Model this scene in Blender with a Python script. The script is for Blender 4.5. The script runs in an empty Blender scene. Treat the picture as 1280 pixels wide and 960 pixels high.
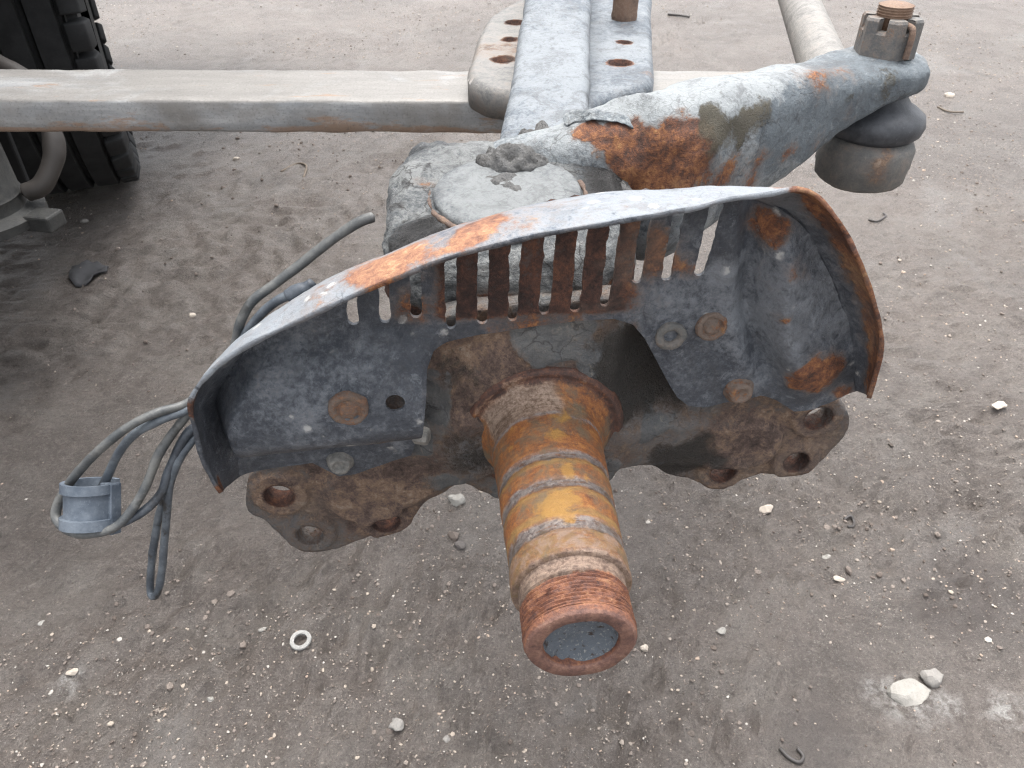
import bpy, bmesh, math, random
import numpy as np
from mathutils import Vector, Matrix, geometry
from mathutils.bvhtree import BVHTree

# ------------------------------------------------------------------ camera, sky, sun, exposure
scene = bpy.context.scene
COL = scene.collection
PITCH = math.radians(38.0); FPX = 967.0; CAMZ = 0.88
cam_d = bpy.data.cameras.new("camera"); cam = bpy.data.objects.new("camera", cam_d); COL.objects.link(cam)
cam.location = (0, 0, CAMZ); cam.rotation_euler = (math.pi/2 - PITCH, 0, 0)
cam_d.sensor_width = 36.0; cam_d.lens = 36.0*FPX/1280.0
cam_d.clip_start = 0.02; cam_d.clip_end = 400
cam_d.dof.use_dof = True; cam_d.dof.focus_distance = 0.56; cam_d.dof.aperture_fstop = 28.0
scene.camera = cam

SUN_EL, SUN_ROT = math.radians(76), math.radians(-15)      # veiled sun high overhead, a little ahead of the camera
world = bpy.data.worlds.new("World"); scene.world = world; world.use_nodes = True
wn = world.node_tree; wn.nodes.clear()
sky = wn.nodes.new("ShaderNodeTexSky"); sky.sky_type = 'NISHITA'; sky.sun_disc = False
sky.sun_elevation = SUN_EL; sky.sun_rotation = SUN_ROT; sky.air_density = 1.0; sky.dust_density = 4.0; sky.ozone_density = 1.0
hs = wn.nodes.new("ShaderNodeHueSaturation"); hs.inputs["Saturation"].default_value = 0.22
bg = wn.nodes.new("ShaderNodeBackground"); bg.inputs["Strength"].default_value = 0.15
wo = wn.nodes.new("ShaderNodeOutputWorld")
wn.links.new(sky.outputs[0], hs.inputs["Color"]); wn.links.new(hs.outputs[0], bg.inputs["Color"]); wn.links.new(bg.outputs[0], wo.inputs[0])
sun_d = bpy.data.lights.new("sun", 'SUN'); sun_d.energy = 1.4; sun_d.angle = math.radians(55); sun_d.color = (1.0, 0.97, 0.93)
sun = bpy.data.objects.new("sun", sun_d); COL.objects.link(sun); sun.location = (-.5, 2, 6)
sdir = Vector((math.sin(SUN_ROT)*math.cos(SUN_EL), math.cos(SUN_ROT)*math.cos(SUN_EL), math.sin(SUN_EL)))
sun.rotation_euler = sdir.to_track_quat('Z', 'Y').to_euler()
vs = scene.view_settings; vs.view_transform = 'Standard'; vs.look = 'None'; vs.gamma = 1.0; vs.use_curve_mapping = False
vs.exposure = 1.58
scene.cycles.use_denoising = True; scene.cycles.denoiser = 'OPENIMAGEDENOISE'; scene.cycles.denoising_input_passes = 'RGB_ALBEDO_NORMAL'; scene.cycles.denoising_prefilter = 'NONE'; scene.cycles.max_bounces = 6; scene.cycles.diffuse_bounces = 3; scene.cycles.filter_width = 1.2     # keep the fine grain of dirt and rust

# ------------------------------------------------------------------ survey helpers
CAM = np.array([0, 0, CAMZ]); cF = np.array([0, math.cos(PITCH), -math.sin(PITCH)])
cU = np.array([0, math.sin(PITCH), math.cos(PITCH)]); cR = np.array([1.0, 0, 0])
def ray(px, py): return cF + (px-640)/FPX*cR + (480-py)/FPX*cU
def hit(px, py, P, n):
    r = ray(px, py); return CAM + r*(np.dot(np.array(P)-CAM, n)/np.dot(r, n))
def onz(px, py, z): return hit(px, py, (0, 0, z), np.array([0, 0, 1.0]))
def ony(px, py, y): return hit(px, py, (0, y, 0), np.array([0, 1.0, 0]))
KO = onz(680, 540, .54); KT = onz(727, 808, .54)           # spindle root and tip
SA = (KT-KO)/np.linalg.norm(KT-KO); EZ = np.array([0, 0, 1.0]); EX = np.cross(SA, EZ)*-1
EX = EX if EX[0] > 0 else -EX
def K(px, py, s):                                          # plan of the knuckle: x to the right, z up, on the plane s out along the spindle
    q = hit(px, py, KO+SA*s, SA)-KO; return np.array([q@EX, q@EZ])
def KW(x, z, s): return KO+EX*x+EZ*z+SA*s
def KP(px, py, s): return hit(px, py, KO+SA*s, SA)

def surveyor(me):                                          # where a sight line from the survey point meets a finished part
    t = BVHTree.FromPolygons([v.co[:] for v in me.vertices], [p.vertices[:] for p in me.polygons])
    def f(px, py):
        h = t.ray_cast(Vector(CAM), Vector(ray(px, py))); return np.array(h[0]) if h[0] is not None else np.array(t.find_nearest(Vector(CAM+ray(px, py)*.6))[0])
    return f

# ------------------------------------------------------------------ noise
def _h(i, j, k, seed):
    n = (i*374761393 + j*668265263 + k*2147483647 + seed*1274126177) & 0xffffffff
    n = ((n ^ (n >> 13))*1274126177) & 0xffffffff
    n = (n ^ (n >> 16)) & 0xffff
    return n/32767.5-1.0
def vnoise(P, seed=0):
    P = np.asarray(P, float); I = np.floor(P).astype(np.int64); f = P-I; f = f*f*f*(f*(f*6-15)+10)
    i, j, k = I[:, 0], I[:, 1], I[:, 2]; out = 0
    for a in (0, 1):
        for b in (0, 1):
            for c in (0, 1):
                w = (f[:, 0] if a else 1-f[:, 0])*(f[:, 1] if b else 1-f[:, 1])*(f[:, 2] if c else 1-f[:, 2])
                out = out + w*_h(i+a, j+b, k+c, seed)
    return out
def fbm(P, freq, octs=4, seed=0, gain=.5):
    P = np.asarray(P, float); a = 1; out = 0
    for o in range(octs):
        out = out + a*vnoise(P*freq+o*17.3, seed+o); freq *= 2.03; a *= gain
    return out

# ------------------------------------------------------------------ object helpers
def link(name, me, mat=None, parent=None, smooth=True):
    o = bpy.data.objects.new(name, me); COL.objects.link(o)
    if mat: me.materials.append(mat)
    if smooth:
        me.polygons.foreach_set("use_smooth", [True]*len(me.polygons))
    if parent:
        bpy.context.view_layer.update()
        o.parent = parent
        o.matrix_parent_inverse = world_mat(parent).inverted()
    return o
def world_mat(o):
    m = Matrix.LocRotScale(o.location, o.rotation_euler, o.scale)
    if o.parent: m = world_mat(o.parent) @ o.matrix_parent_inverse @ m
    return m
def thing(name, label, cat, loc, group=None):
    o = bpy.data.objects.new(name, None); COL.objects.link(o); o.location = loc; o.empty_display_size = .05
    return tag(o, label, cat, group)
def tag(o, label, cat, group=None, kind=None):
    o["label"] = label; o["category"] = cat
    if group: o["group"] = group
    if kind: o["kind"] = kind
    return o
def mesh(name, V, Fc):
    me = bpy.data.meshes.new(name); me.from_pydata([tuple(map(float, v)) for v in V], [], [tuple(f) for f in Fc]); me.update(); return me
def bake(me, mod_fn):                                       # run modifiers once and keep the result
    o = bpy.data.objects.new("tmp", me); COL.objects.link(o); mod_fn(o)
    dg = bpy.context.evaluated_depsgraph_get(); dg.update()
    out = bpy.data.meshes.new_from_object(o.evaluated_get(dg)); bpy.data.objects.remove(o); return out
def fixn(me):
    bm = bmesh.new(); bm.from_mesh(me); bmesh.ops.recalc_face_normals(bm, faces=bm.faces); bm.to_mesh(me); bm.free(); return me
def co(me):
    a = np.empty(len(me.vertices)*3); me.vertices.foreach_get("co", a); return a.reshape(-1, 3)
def nor(me):
    a = np.empty(len(me.vertices)*3); me.vertices.foreach_get("normal", a); return a.reshape(-1, 3)
def setco(me, P): me.vertices.foreach_set("co", np.asarray(P).ravel()); me.update()
def rough(me, amp, freq, octs=4, seed=1, ridged=False, weight=None):
    P = co(me); n = fbm(P, freq, octs, seed)
    if ridged: n = .5-np.abs(n)
    if weight is not None: n = n*weight(P)
    setco(me, P+nor(me)*(amp*n)[:, None]); return me
def attr(me, name, vals):
    a = me.attributes.get(name) or me.attributes.new(name, 'FLOAT', 'POINT'); a.data.foreach_set("value", np.asarray(vals, np.float32))
def blobs(me, name, B, base=0.0):                           # B: (point, radius[, weight]) patches of wear fixed to the metal
    P = co(me); w = np.full(len(P), base)
    Q = P+.006*np.c_[fbm(P, 60, 3, 5), fbm(P, 60, 3, 6), fbm(P, 60, 3, 7)]
    for b in B:
        c, r = np.array(b[0]), b[1]; k = b[2] if len(b) > 2 else 1.0
        d = np.linalg.norm(Q-c, axis=1)/r
        w = w+k*np.clip(1.25-d, 0, 1)
    attr(me, name, np.clip(w, -1, 1))
def basis(ax):
    ax = np.array(ax, float)/np.linalg.norm(ax); h = np.array([0, 0, 1.0]) if abs(ax[2]) < .9 else np.array([1.0, 0, 0])
    u = np.cross(h, ax); u /= np.linalg.norm(u); return ax, u, np.cross(ax, u)
def lathe(prof, org, ax, seg=48, name="lathe", cap0=True, cap1=True, a0=0, ramp_attr=False):
    ax, u, v = basis(ax); V = []; Fc = []; n = len(prof)
    for s, r in prof:
        for k in range(seg):
            t = a0+2*math.pi*k/seg; V.append(np.array(org)+ax*s+(u*math.cos(t)+v*math.sin(t))*max(r, 1e-5))
    for i in range(n-1):
        for k in range(seg):
            k2 = (k+1) % seg; Fc.append((i*seg+k, i*seg+k2, (i+1)*seg+k2, (i+1)*seg+k))
    if cap0: Fc.append(tuple(range(seg-1, -1, -1)))
    if cap1: Fc.append(tuple((n-1)*seg+k for k in range(seg)))
    me = fixn(mesh(name, V, Fc))
    if ramp_attr: attr(me, "ax", np.repeat([p[0] for p in prof], seg))
    return me
def catmull(P, m):
    P = np.array(P, float); n = len(P); out = []
    for i in range(n-1):
        p0, p1, p2, p3 = P[max(i-1, 0)], P[i], P[i+1], P[min(i+2, n-1)]
        for t in np.linspace(0, 1, m, endpoint=False):
            out.append(.5*((2*p1)+(-p0+p2)*t+(2*p0-5*p1+4*p2-p3)*t*t+(-p0+3*p1-3*p2+p3)*t**3))
    out.append(P[-1]); return np.array(out)
def tube(pts, r, m=8, seg=12, name="tube", dome=True):
    P = catmull(pts, m); n = len(P); T = np.gradient(P, axis=0); T /= np.linalg.norm(T, axis=1)[:, None]
    _, u, v = basis(T[0]); V = []; Fc = []
    rr = np.full(n, r) if np.isscalar(r) else np.interp(np.linspace(0, 1, n), np.linspace(0, 1, len(r)), r)
    for i in range(n):
        u = u-T[i]*(u@T[i]); u /= np.linalg.norm(u); v = np.cross(T[i], u)
        for k in range(seg):
            t = 2*math.pi*k/seg; V.append(P[i]+(u*math.cos(t)+v*math.sin(t))*rr[i])
    for i in range(n-1):
        for k in range(seg):
            k2 = (k+1) % seg; Fc.append((i*seg+k, i*seg+k2, (i+1)*seg+k2, (i+1)*seg+k))
    for i, d in ((0, -1), (n-1, 1)):
        c = len(V); V.append(P[i]+T[i]*d*rr[i]*(.5 if dome else 0))
        for k in range(seg):
            Fc.append((c, i*seg+k, i*seg+(k+1) % seg))
    return fixn(mesh(name, V, Fc))
def loft(secs, m=8, seg=48, name="loft", dome=.4):          # secs: (centre, half-vector u, half-vector v, exponent)
    C = catmull([s[0] for s in secs], m); A = catmull([s[1] for s in secs], m); B = catmull([s[2] for s in secs], m)
    E = catmull([[s[3]]*3 for s in secs], m)[:, 0]; V = []; Fc = []; n = len(C)
    for i in range(n):
        for k in range(seg):
            t = 2*math.pi*k/seg; c, s = math.cos(t), math.sin(t)
            V.append(C[i]+A[i]*math.copysign(abs(c)**(2/E[i]), c)+B[i]*math.copysign(abs(s)**(2/E[i]), s))
    for i in range(n-1):
        for k in range(seg):
            k2 = (k+1) % seg; Fc.append((i*seg+k, i*seg+k2, (i+1)*seg+k2, (i+1)*seg+k))
    for i, j in ((0, 1), (n-1, n-2)):                        # rounded ends
        d = C[i]-C[j]; L = np.linalg.norm(d); d = d/L; hb = min(np.linalg.norm(A[i]), np.linalg.norm(B[i])); prev = i*seg
        for q in (.35, .7, .9):
            st = len(V); f = math.cos(q*math.pi/2)
            for k in range(seg):
                p = np.array(V[i*seg+k]); V.append(C[i]+(p-C[i])*f+d*hb*dome*math.sin(q*math.pi/2))
            for k in range(seg):
                k2 = (k+1) % seg; Fc.append((prev+k, prev+k2, st+k2, st+k))
            prev = st
        c = len(V); V.append(C[i]+d*hb*dome)
        for k in range(seg): Fc.append((c, prev+k, prev+(k+1) % seg))
    return fixn(mesh(name, V, Fc))
def inpoly(P, poly):
    x, y = P[:, 0], P[:, 1]; ins = np.zeros(len(P), bool); n = len(poly)
    for i in range(n):
        x1, y1 = poly[i]; x2, y2 = poly[(i+1) % n]
        if y1 == y2: continue
        c = ((y1 > y) != (y2 > y)) & (x < (x2-x1)*(y-y1)/(y2-y1)+x1); ins ^= c
    return ins
def pdist(P, poly):
    d = np.full(len(P), 1e9); n = len(poly); poly = np.array(poly)
    for i in range(n):
        a, b = poly[i], poly[(i+1) % n]; ab = b-a; t = np.clip(((P-a)@ab)/max(ab@ab, 1e-12), 0, 1)
        d = np.minimum(d, np.linalg.norm(P-(a+t[:, None]*ab), axis=1))
    return d
def resample(poly, step):
    out = []; n = len(poly)
    for i in range(n):
        a, b = np.array(poly[i]), np.array(poly[(i+1) % n]); k = max(1, int(round(np.linalg.norm(b-a)/step)))
        for j in range(k): out.append(a+(b-a)*j/k)
    return out
def resample_open(P, step):
    out = []
    for a, b in zip(P[:-1], P[1:]):
        k = max(1, int(np.linalg.norm(b-a)/step)); out += [a+(b-a)*j/k for j in range(k)]
    return np.array(out)
def closed_smooth(poly, m=4):
    P = np.array(poly, float); n = len(P); out = []
    for i in range(n):
        p0, p1, p2, p3 = P[i-1], P[i], P[(i+1) % n], P[(i+2) % n]
        for t in np.linspace(0, 1, m, endpoint=False):
            out.append(.5*((2*p1)+(-p0+p2)*t+(2*p0-5*p1+4*p2-p3)*t*t+(-p0+3*p1-3*p2+p3)*t**3))
    return out
def circ(c, r, n=20, ry=None): return [np.array([c[0]+r*math.cos(2*math.pi*k/n), c[1]+(ry or r)*math.sin(2*math.pi*k/n)]) for k in range(n)]
def sheet(outline, holes, step, place, thick, name="sheet", seed=0, away=None):
    """flat outline with holes, filled with a fine triangle net, then put in space by place(x, y) -> (top, back) points"""
    out = resample(outline, step); hs_ = [resample(h, step*.8) for h in holes]
    V = [np.array(p) for p in out]; E = [(i, (i+1) % len(out)) for i in range(len(out))]
    for h in hs_:
        b = len(V); V += [np.array(p) for p in h]; E += [(b+i, b+(i+1) % len(h)) for i in range(len(h))]
    nb = len(V); A = np.array(out); lo, hi = A.min(0), A.max(0); rng = np.random.default_rng(seed)
    gx, gy = np.meshgrid(np.arange(lo[0], hi[0], step), np.arange(lo[1], hi[1], step*.87)); gx = gx+(np.arange(gx.shape[0]) % 2)[:, None]*step/2
    G = np.c_[gx.ravel(), gy.ravel()]+rng.uniform(-.15, .15, (gx.size, 2))*step
    ok = inpoly(G, out) & (pdist(G, out) > step*.55)
    for h in hs_: ok &= ~inpoly(G, h) & (pdist(G, h) > step*.5)
    V += list(G[ok])
    r = geometry.delaunay_2d_cdt([Vector((float(p[0]), float(p[1]))) for p in V], E, [], 0, 1e-7)
    P = np.array([[v[0], v[1]] for v in r[0]]); T = np.array([t for t in r[2]]); Cn = P[T].mean(1)
    ok = inpoly(Cn, out)
    for h in hs_: ok &= ~inpoly(Cn, h)
    T = T[ok]; used = np.unique(T); mp = -np.ones(len(P), int); mp[used] = np.arange(len(used)); P = P[used]; T = mp[T]
    top = place(P); me = mesh(name, top, T)
    nz = nor(me); ref = place(P[:1]+0)                       # orient
    cnt = {}
    for t in T:
        for i in range(3):
            e = (t[i], t[(i+1) % 3]); cnt[tuple(sorted(e))] = cnt.get(tuple(sorted(e)), 0)+1
    N = len(P); back = top-nz*thick if away is None else top+np.array(away)*thick; V2 = np.r_[top, back]; F2 = [tuple(t) for t in T]+[(t[0]+N, t[2]+N, t[1]+N) for t in T]
    for t in T:
        for i in range(3):
            p, q = t[i], t[(i+1) % 3]
            if cnt[tuple(sorted((p, q)))] == 1: F2.append((q, p, p+N, q+N))
    return mesh(name, V2, F2)
def box(lo, hi, bev=0.0, name="box", M=None, segs=2):
    bm = bmesh.new(); bmesh.ops.create_cube(bm, size=1)
    for v in bm.verts: v.co = Vector([(lo[i]+hi[i])/2+v.co[i]*(hi[i]-lo[i]) for i in range(3)])
    if bev: bmesh.ops.bevel(bm, geom=bm.edges[:], offset=bev, segments=segs, affect='EDGES', profile=.5)
    if M is not None: bm.transform(M)
    me = bpy.data.meshes.new(name); bm.to_mesh(me); bm.free(); return me
def sharp(o, ang=40):
    me = o.data; bm = bmesh.new(); bm.from_mesh(me)
    for e in bm.edges:
        if len(e.link_faces) == 2 and e.calc_face_angle(0) > math.radians(ang): e.smooth = False
    bm.to_mesh(me); bm.free(); return o

# ------------------------------------------------------------------ materials
def lin(r, g, b):
    f = lambda c: (c/255/12.92 if c/255 <= .04045 else ((c/255+.055)/1.055)**2.4); return (f(r), f(g), f(b), 1)
class MT:
    def __init__(s, name):
        s.m = bpy.data.materials.new(name); s.m.use_nodes = True; s.t = s.m.node_tree; s.b = s.t.nodes["Principled BSDF"]
        s.tc = s.t.nodes.new("ShaderNodeTexCoord").outputs["Object"]
    def n(s, typ, **kw):
        x = s.t.nodes.new(typ)
        for k, v in kw.items(): setattr(x, k, v)
        return x
    def set(s, sock, v):
        if isinstance(v, bpy.types.NodeSocket): s.t.links.new(v, sock)
        else: sock.default_value = v
    def noise(s, scale, detail=6, rough=.6, dist=0.0, vec=None, off=0):
        x = s.n("ShaderNodeTexNoise"); vec = vec or s.tc
        if off:
            a = s.n("ShaderNodeVectorMath", operation='ADD'); s.set(a.inputs[0], vec); a.inputs[1].default_value = (off, off*1.7, -off); vec = a.outputs[0]
        s.set(x.inputs["Vector"], vec); x.inputs["Scale"].default_value = scale; x.inputs["Detail"].default_value = detail
        x.inputs["Roughness"].default_value = rough; x.inputs["Distortion"].default_value = dist; return x.outputs["Fac"]
    def vor(s, scale, feat='F1', rand=1.0, vec=None, out="Distance"):
        x = s.n("ShaderNodeTexVoronoi", feature=feat); s.set(x.inputs["Vector"], vec or s.tc); x.inputs["Scale"].default_value = scale
        x.inputs["Randomness"].default_value = rand; return x.outputs[out]
    def math(s, op, a, b=0.0, clamp=False):
        x = s.n("ShaderNodeMath", operation=op, use_clamp=clamp); s.set(x.inputs[0], a); s.set(x.inputs[1], b); return x.outputs[0]
    def step(s, v, lo, hi):
        x = s.n("ShaderNodeMapRange", interpolation_type='SMOOTHSTEP'); s.set(x.inputs["Value"], v); x.inputs["From Min"].default_value = lo
        x.inputs["From Max"].default_value = hi; return x.outputs["Result"]
    def mix(s, f, a, b):
        x = s.n("ShaderNodeMix", data_type='RGBA'); s.set(x.inputs[0], f); s.set(x.inputs[6], a); s.set(x.inputs[7], b); return x.outputs[2]
    def ramp(s, f, stops):
        x = s.n("ShaderNodeValToRGB"); s.set(x.inputs[0], f); e = x.color_ramp.elements
        while len(e) < len(stops): e.new(.5)
        for i, (p, c) in enumerate(stops): e[i].position = p; e[i].color = c
        return x.outputs[0]
    def attr(s, name): return s.n("ShaderNodeAttribute", attribute_name=name).outputs["Fac"]
    def attrc(s, name): return s.n("ShaderNodeAttribute", attribute_name=name).outputs["Color"]
    def bump(s, h, st, dist, nrm=None):
        x = s.n("ShaderNodeBump"); x.inputs["Strength"].default_value = st; x.inputs["Distance"].default_value = dist; s.set(x.inputs["Height"], h)
        if nrm: s.set(x.inputs["Normal"], nrm)
        return x.outputs[0]
    def out(s, col, ro, nrm=None, metal=0.0, spec=.5):
        s.set(s.b.inputs["Base Color"], col); s.set(s.b.inputs["Roughness"], ro); s.set(s.b.inputs["Metallic"], metal)
        s.b.inputs["Specular IOR Level"].default_value = spec
        if nrm: s.set(s.b.inputs["Normal"], nrm)
        return s.m
RUST = [(.22, lin(54, 38, 33)), (.4, lin(88, 58, 45)), (.5, lin(118, 75, 52)), (.6, lin(144, 94, 60)), (.78, lin(174, 130, 84))]
RUST_DARK = [(.25, lin(34, 25, 23)), (.42, lin(58, 40, 35)), (.52, lin(76, 51, 43)), (.62, lin(94, 62, 49)), (.8, lin(126, 84, 60))]
RUST_DUST = [(.22, lin(58, 47, 43)), (.4, lin(92, 76, 69)), (.5, lin(112, 94, 84)), (.6, lin(134, 110, 91)), (.8, lin(160, 143, 127))]
def corroded(name, c1, c2, pale, rust=RUST, rust_amt=-.12, pale_amt=-.1, mud_c=lin(72, 66, 62), mud_amt=-.33, ro=.55, bump=1.0, sc=1.0, chips=0.0, soft=1.0, grime=0.0, crack=0.0):
    M = MT(name)
    big = M.noise(11*sc, 5, .6, .3); mid = M.noise(48*sc, 8, .68, .5, off=3); fine = M.noise(260*sc, 6, .72, off=7); grit = M.noise(900*sc, 3, .7, off=2)
    base = M.mix(M.step(M.math('ADD', M.math('MULTIPLY', mid, .6), M.math('MULTIPLY', fine, .4)), .34, .66), c1, c2)
    base = M.mix(M.math('MULTIPLY', M.step(grit, .5, .75), .22), base, pale)
    base = M.mix(M.math('MULTIPLY', M.step(grit, .48, .3), .25), base, tuple(c*.6 for c in c1[:3])+(1,))
    # chalky worn patches
    pf = M.math('ADD', M.math('ADD', M.math('MULTIPLY', big, .2), M.math('ADD', M.math('MULTIPLY', mid, .35), M.math('MULTIPLY', fine, .45))), M.math('ADD', M.math('MULTIPLY', M.attr("pale"), .4), pale_amt))
    pm = M.step(pf, .5-.12*soft, .5+.14*soft)
    col = M.mix(M.math('MULTIPLY', pm, .85), base, pale)
    # fine scratches and pin-prick stains
    sc1 = M.vor(130*sc, 'DISTANCE_TO_EDGE'); col = M.mix(M.math('MULTIPLY', M.math('MULTIPLY', M.step(sc1, .05, .0), M.step(M.noise(26*sc, 4, off=15), .52, .66)), .5), col, tuple(c*.45 for c in c1[:3])+(1,))
    if chips:
        cv = M.vor(70*sc, vec=None); cm = M.math('MULTIPLY', M.step(M.math('ADD', cv, M.math('MULTIPLY', M.math('SUBTRACT', fine, .5), .5)), .26, .12), M.step(M.noise(30*sc, 3, off=9), .52, .6)); col = M.mix(M.math('MULTIPLY', cm, chips), col, lin(222, 220, 214))
    if grime:
        g1 = M.noise(21*sc, 12, .78, 1.2, off=41); gm = M.step(M.math('ADD', g1, M.math('MULTIPLY', M.math('SUBTRACT', fine, .5), .35)), .5, .6); col = M.mix(M.math('MULTIPLY', gm, grime), col, M.mix(fine, lin(46, 47, 50), lin(78, 78, 80)))
        g2 = M.noise(120*sc, 8, .8, .5, off=47); col = M.mix(M.math('MULTIPLY', M.step(g2, .54, .62), grime*.8), col, lin(54, 54, 56)); col = M.mix(M.math('MULTIPLY', M.step(g2, .43, .36), .55), col, pale)
    if crack:
        wv = M.n("ShaderNodeVectorMath", operation='ADD'); nt = M.n("ShaderNodeTexNoise"); M.set(nt.inputs["Vector"], M.tc); nt.inputs["Scale"].default_value = 60*sc; nt.inputs["Detail"].default_value = 5
        sc_ = M.n("ShaderNodeVectorMath", operation='SCALE'); M.set(sc_.inputs[0], nt.outputs["Color"]); sc_.inputs["Scale"].default_value = .022/sc; M.set(wv.inputs[0], M.tc); M.set(wv.inputs[1], sc_.outputs[0])
        ck = M.math('MULTIPLY', M.step(M.vor(42*sc, 'DISTANCE_TO_EDGE', vec=wv.outputs[0]), .035, .0), M.step(M.noise(17*sc, 4, off=51), .47, .6)); col = M.mix(M.math('MULTIPLY', ck, crack), col, lin(36, 33, 32))
    # rust
    rn = M.math('ADD', M.math('ADD', M.math('MULTIPLY', big, .28), M.math('MULTIPLY', mid, .4)), M.math('MULTIPLY', fine, .32))
    rf = M.math('ADD', rn, M.math('ADD', M.math('MULTIPLY', M.attr("rust"), .42), rust_amt))
    rm = M.step(rf, .48, .6); rh = M.step(rf, .38, .54)
    rt = M.noise(95*sc, 9, .75, .6, off=13)
    rv = M.math('ADD', M.math('ADD', rt, M.math('MULTIPLY', M.math('SUBTRACT', fine, .5), .7)), M.math('MULTIPLY', M.math('SUBTRACT', grit, .5), .35))
    rv = M.math('ADD', rv, M.math('MULTIPLY', M.math('SUBTRACT', M.noise(28*sc, 4, .6, .4, off=31), .5), .7)); rc = M.ramp(rv, rust); rc = M.mix(M.attr("old"), rc, M.ramp(rv, RUST_DARK))
    rc = M.mix(M.math('MULTIPLY', M.step(big, .5, .66), .45), rc, M.mix(fine, lin(92, 80, 72), lin(140, 128, 116)))
    col = M.mix(M.math('MULTIPLY', rh, .4), col, lin(124, 104, 90))
    col = M.mix(M.math('MULTIPLY', rm, .95), col, rc)
    # caked dirt
    mf = M.math('ADD', M.math('ADD', M.math('MULTIPLY', mid, .5), M.math('MULTIPLY', fine, .5)), M.math('ADD', M.math('MULTIPLY', M.attr("mud"), .5), mud_amt))
    mm = M.step(mf, .4, .62); mc = M.mix(fine, mud_c, tuple(c*1.6 for c in mud_c[:3])+(1,))
    mc = M.mix(M.math('MULTIPLY', M.step(grit, .6, .75), .6), mc, lin(150, 142, 132))
    col = M.mix(M.math('MULTIPLY', mm, .9), col, mc)
    h = M.math('ADD', M.math('MULTIPLY', fine, .6), M.math('MULTIPLY', mid, .7))
    h = M.math('ADD', h, M.math('MULTIPLY', rm, M.math('ADD', M.math('MULTIPLY', rt, .9), -.3)))
    h = M.math('ADD', h, M.math('MULTIPLY', mm, M.math('MULTIPLY', grit, .9)))
    nrm = M.bump(grit, .3*bump, .0012, M.bump(h, .6*bump, .0025))
    r = M.math('ADD', M.math('MULTIPLY', M.math('MAXIMUM', rm, mm), .3), M.math('ADD', ro-.12, M.math('MULTIPLY', fine, .25)))
    return M.out(col, r, nrm, 0.0, .45)
m_shield = corroded("shield_paint", lin(58, 62, 69), lin(80, 84, 91), lin(128, 132, 137), rust_amt=-.17, pale_amt=-.07, ro=.44, chips=.5, soft=.8, bump=1.5, grime=.35)
m_rim = corroded("rim_paint", lin(74, 83, 96), lin(104, 111, 121), lin(140, 145, 150), rust_amt=-.13, pale_amt=.0, ro=.5, chips=.6, soft=.45, grime=.3, rust=[(.25, lin(80, 56, 48)), (.42, lin(118, 80, 64)), (.55, lin(144, 100, 76)), (.7, lin(164, 124, 92)), (.85, lin(186, 154, 120))])
m_knuckle = corroded("knuckle_paint", lin(66, 70, 73), lin(95, 98, 99), lin(130, 132, 131), rust_amt=-.15, pale_amt=.0, mud_c=lin(72, 71, 71), ro=.6, bump=2.4, soft=.5, grime=.6, crack=.8)
m_arm = corroded("arm_paint", lin(80, 88, 94), lin(108, 116, 121), lin(146, 150, 151), rust_amt=-.15, pale_amt=.02, mud_c=lin(88, 82, 68), ro=.48, bump=1.6, soft=.5, grime=.5, crack=.5)
m_beam = corroded("beam_paint", lin(80, 88, 97), lin(103, 111, 118), lin(132, 137, 141), rust_amt=-.2, pale_amt=.0, mud_c=lin(92, 90, 88), ro=.5, soft=.5, grime=.45, crack=.3, bump=1.4)
m_flange = corroded("flange_rust", lin(80, 82, 84), lin(104, 103, 101), lin(136, 129, 118), rust=RUST_DUST, rust_amt=-.01, pale_amt=-.1, mud_c=lin(78, 74, 70), mud_amt=-.2, ro=.75, bump=2.0, soft=.5, grime=.35, crack=.6)
m_joint = corroded("joint_steel", lin(92, 92, 90), lin(118, 116, 112), lin(150, 146, 138), rust=RUST_DUST, rust_amt=-.08, pale_amt=-.12, ro=.65, bump=1.2)
m_rod = corroded("rod_steel", lin(102, 99, 95), lin(130, 127, 122), lin(156, 153, 148), rust=RUST_DUST, rust_amt=-.1, pale_amt=-.02, ro=.5)
m_bolt = corroded("bolt_rust", lin(104, 92, 84), lin(128, 116, 106), lin(156, 148, 138), rust_amt=-.0, pale_amt=-.1, ro=.65, sc=1.6, bump=1.3)
m_bolt_pale = corroded("bolt_zinc", lin(104, 104, 101), lin(130, 128, 123), lin(160, 156, 149), rust_amt=-.14, pale_amt=-.05, ro=.6, sc=1.6)
m_stud = corroded("stud_rust", lin(120, 92, 76), lin(150, 120, 98), lin(180, 170, 158), rust=RUST_DUST, rust_amt=.04, pale_amt=-.06, ro=.6)
m_dark = corroded("hidden_steel", lin(48, 46, 46), lin(66, 62, 60), lin(90, 84, 80), rust=RUST_DARK, rust_amt=-.04, ro=.75)

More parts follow.
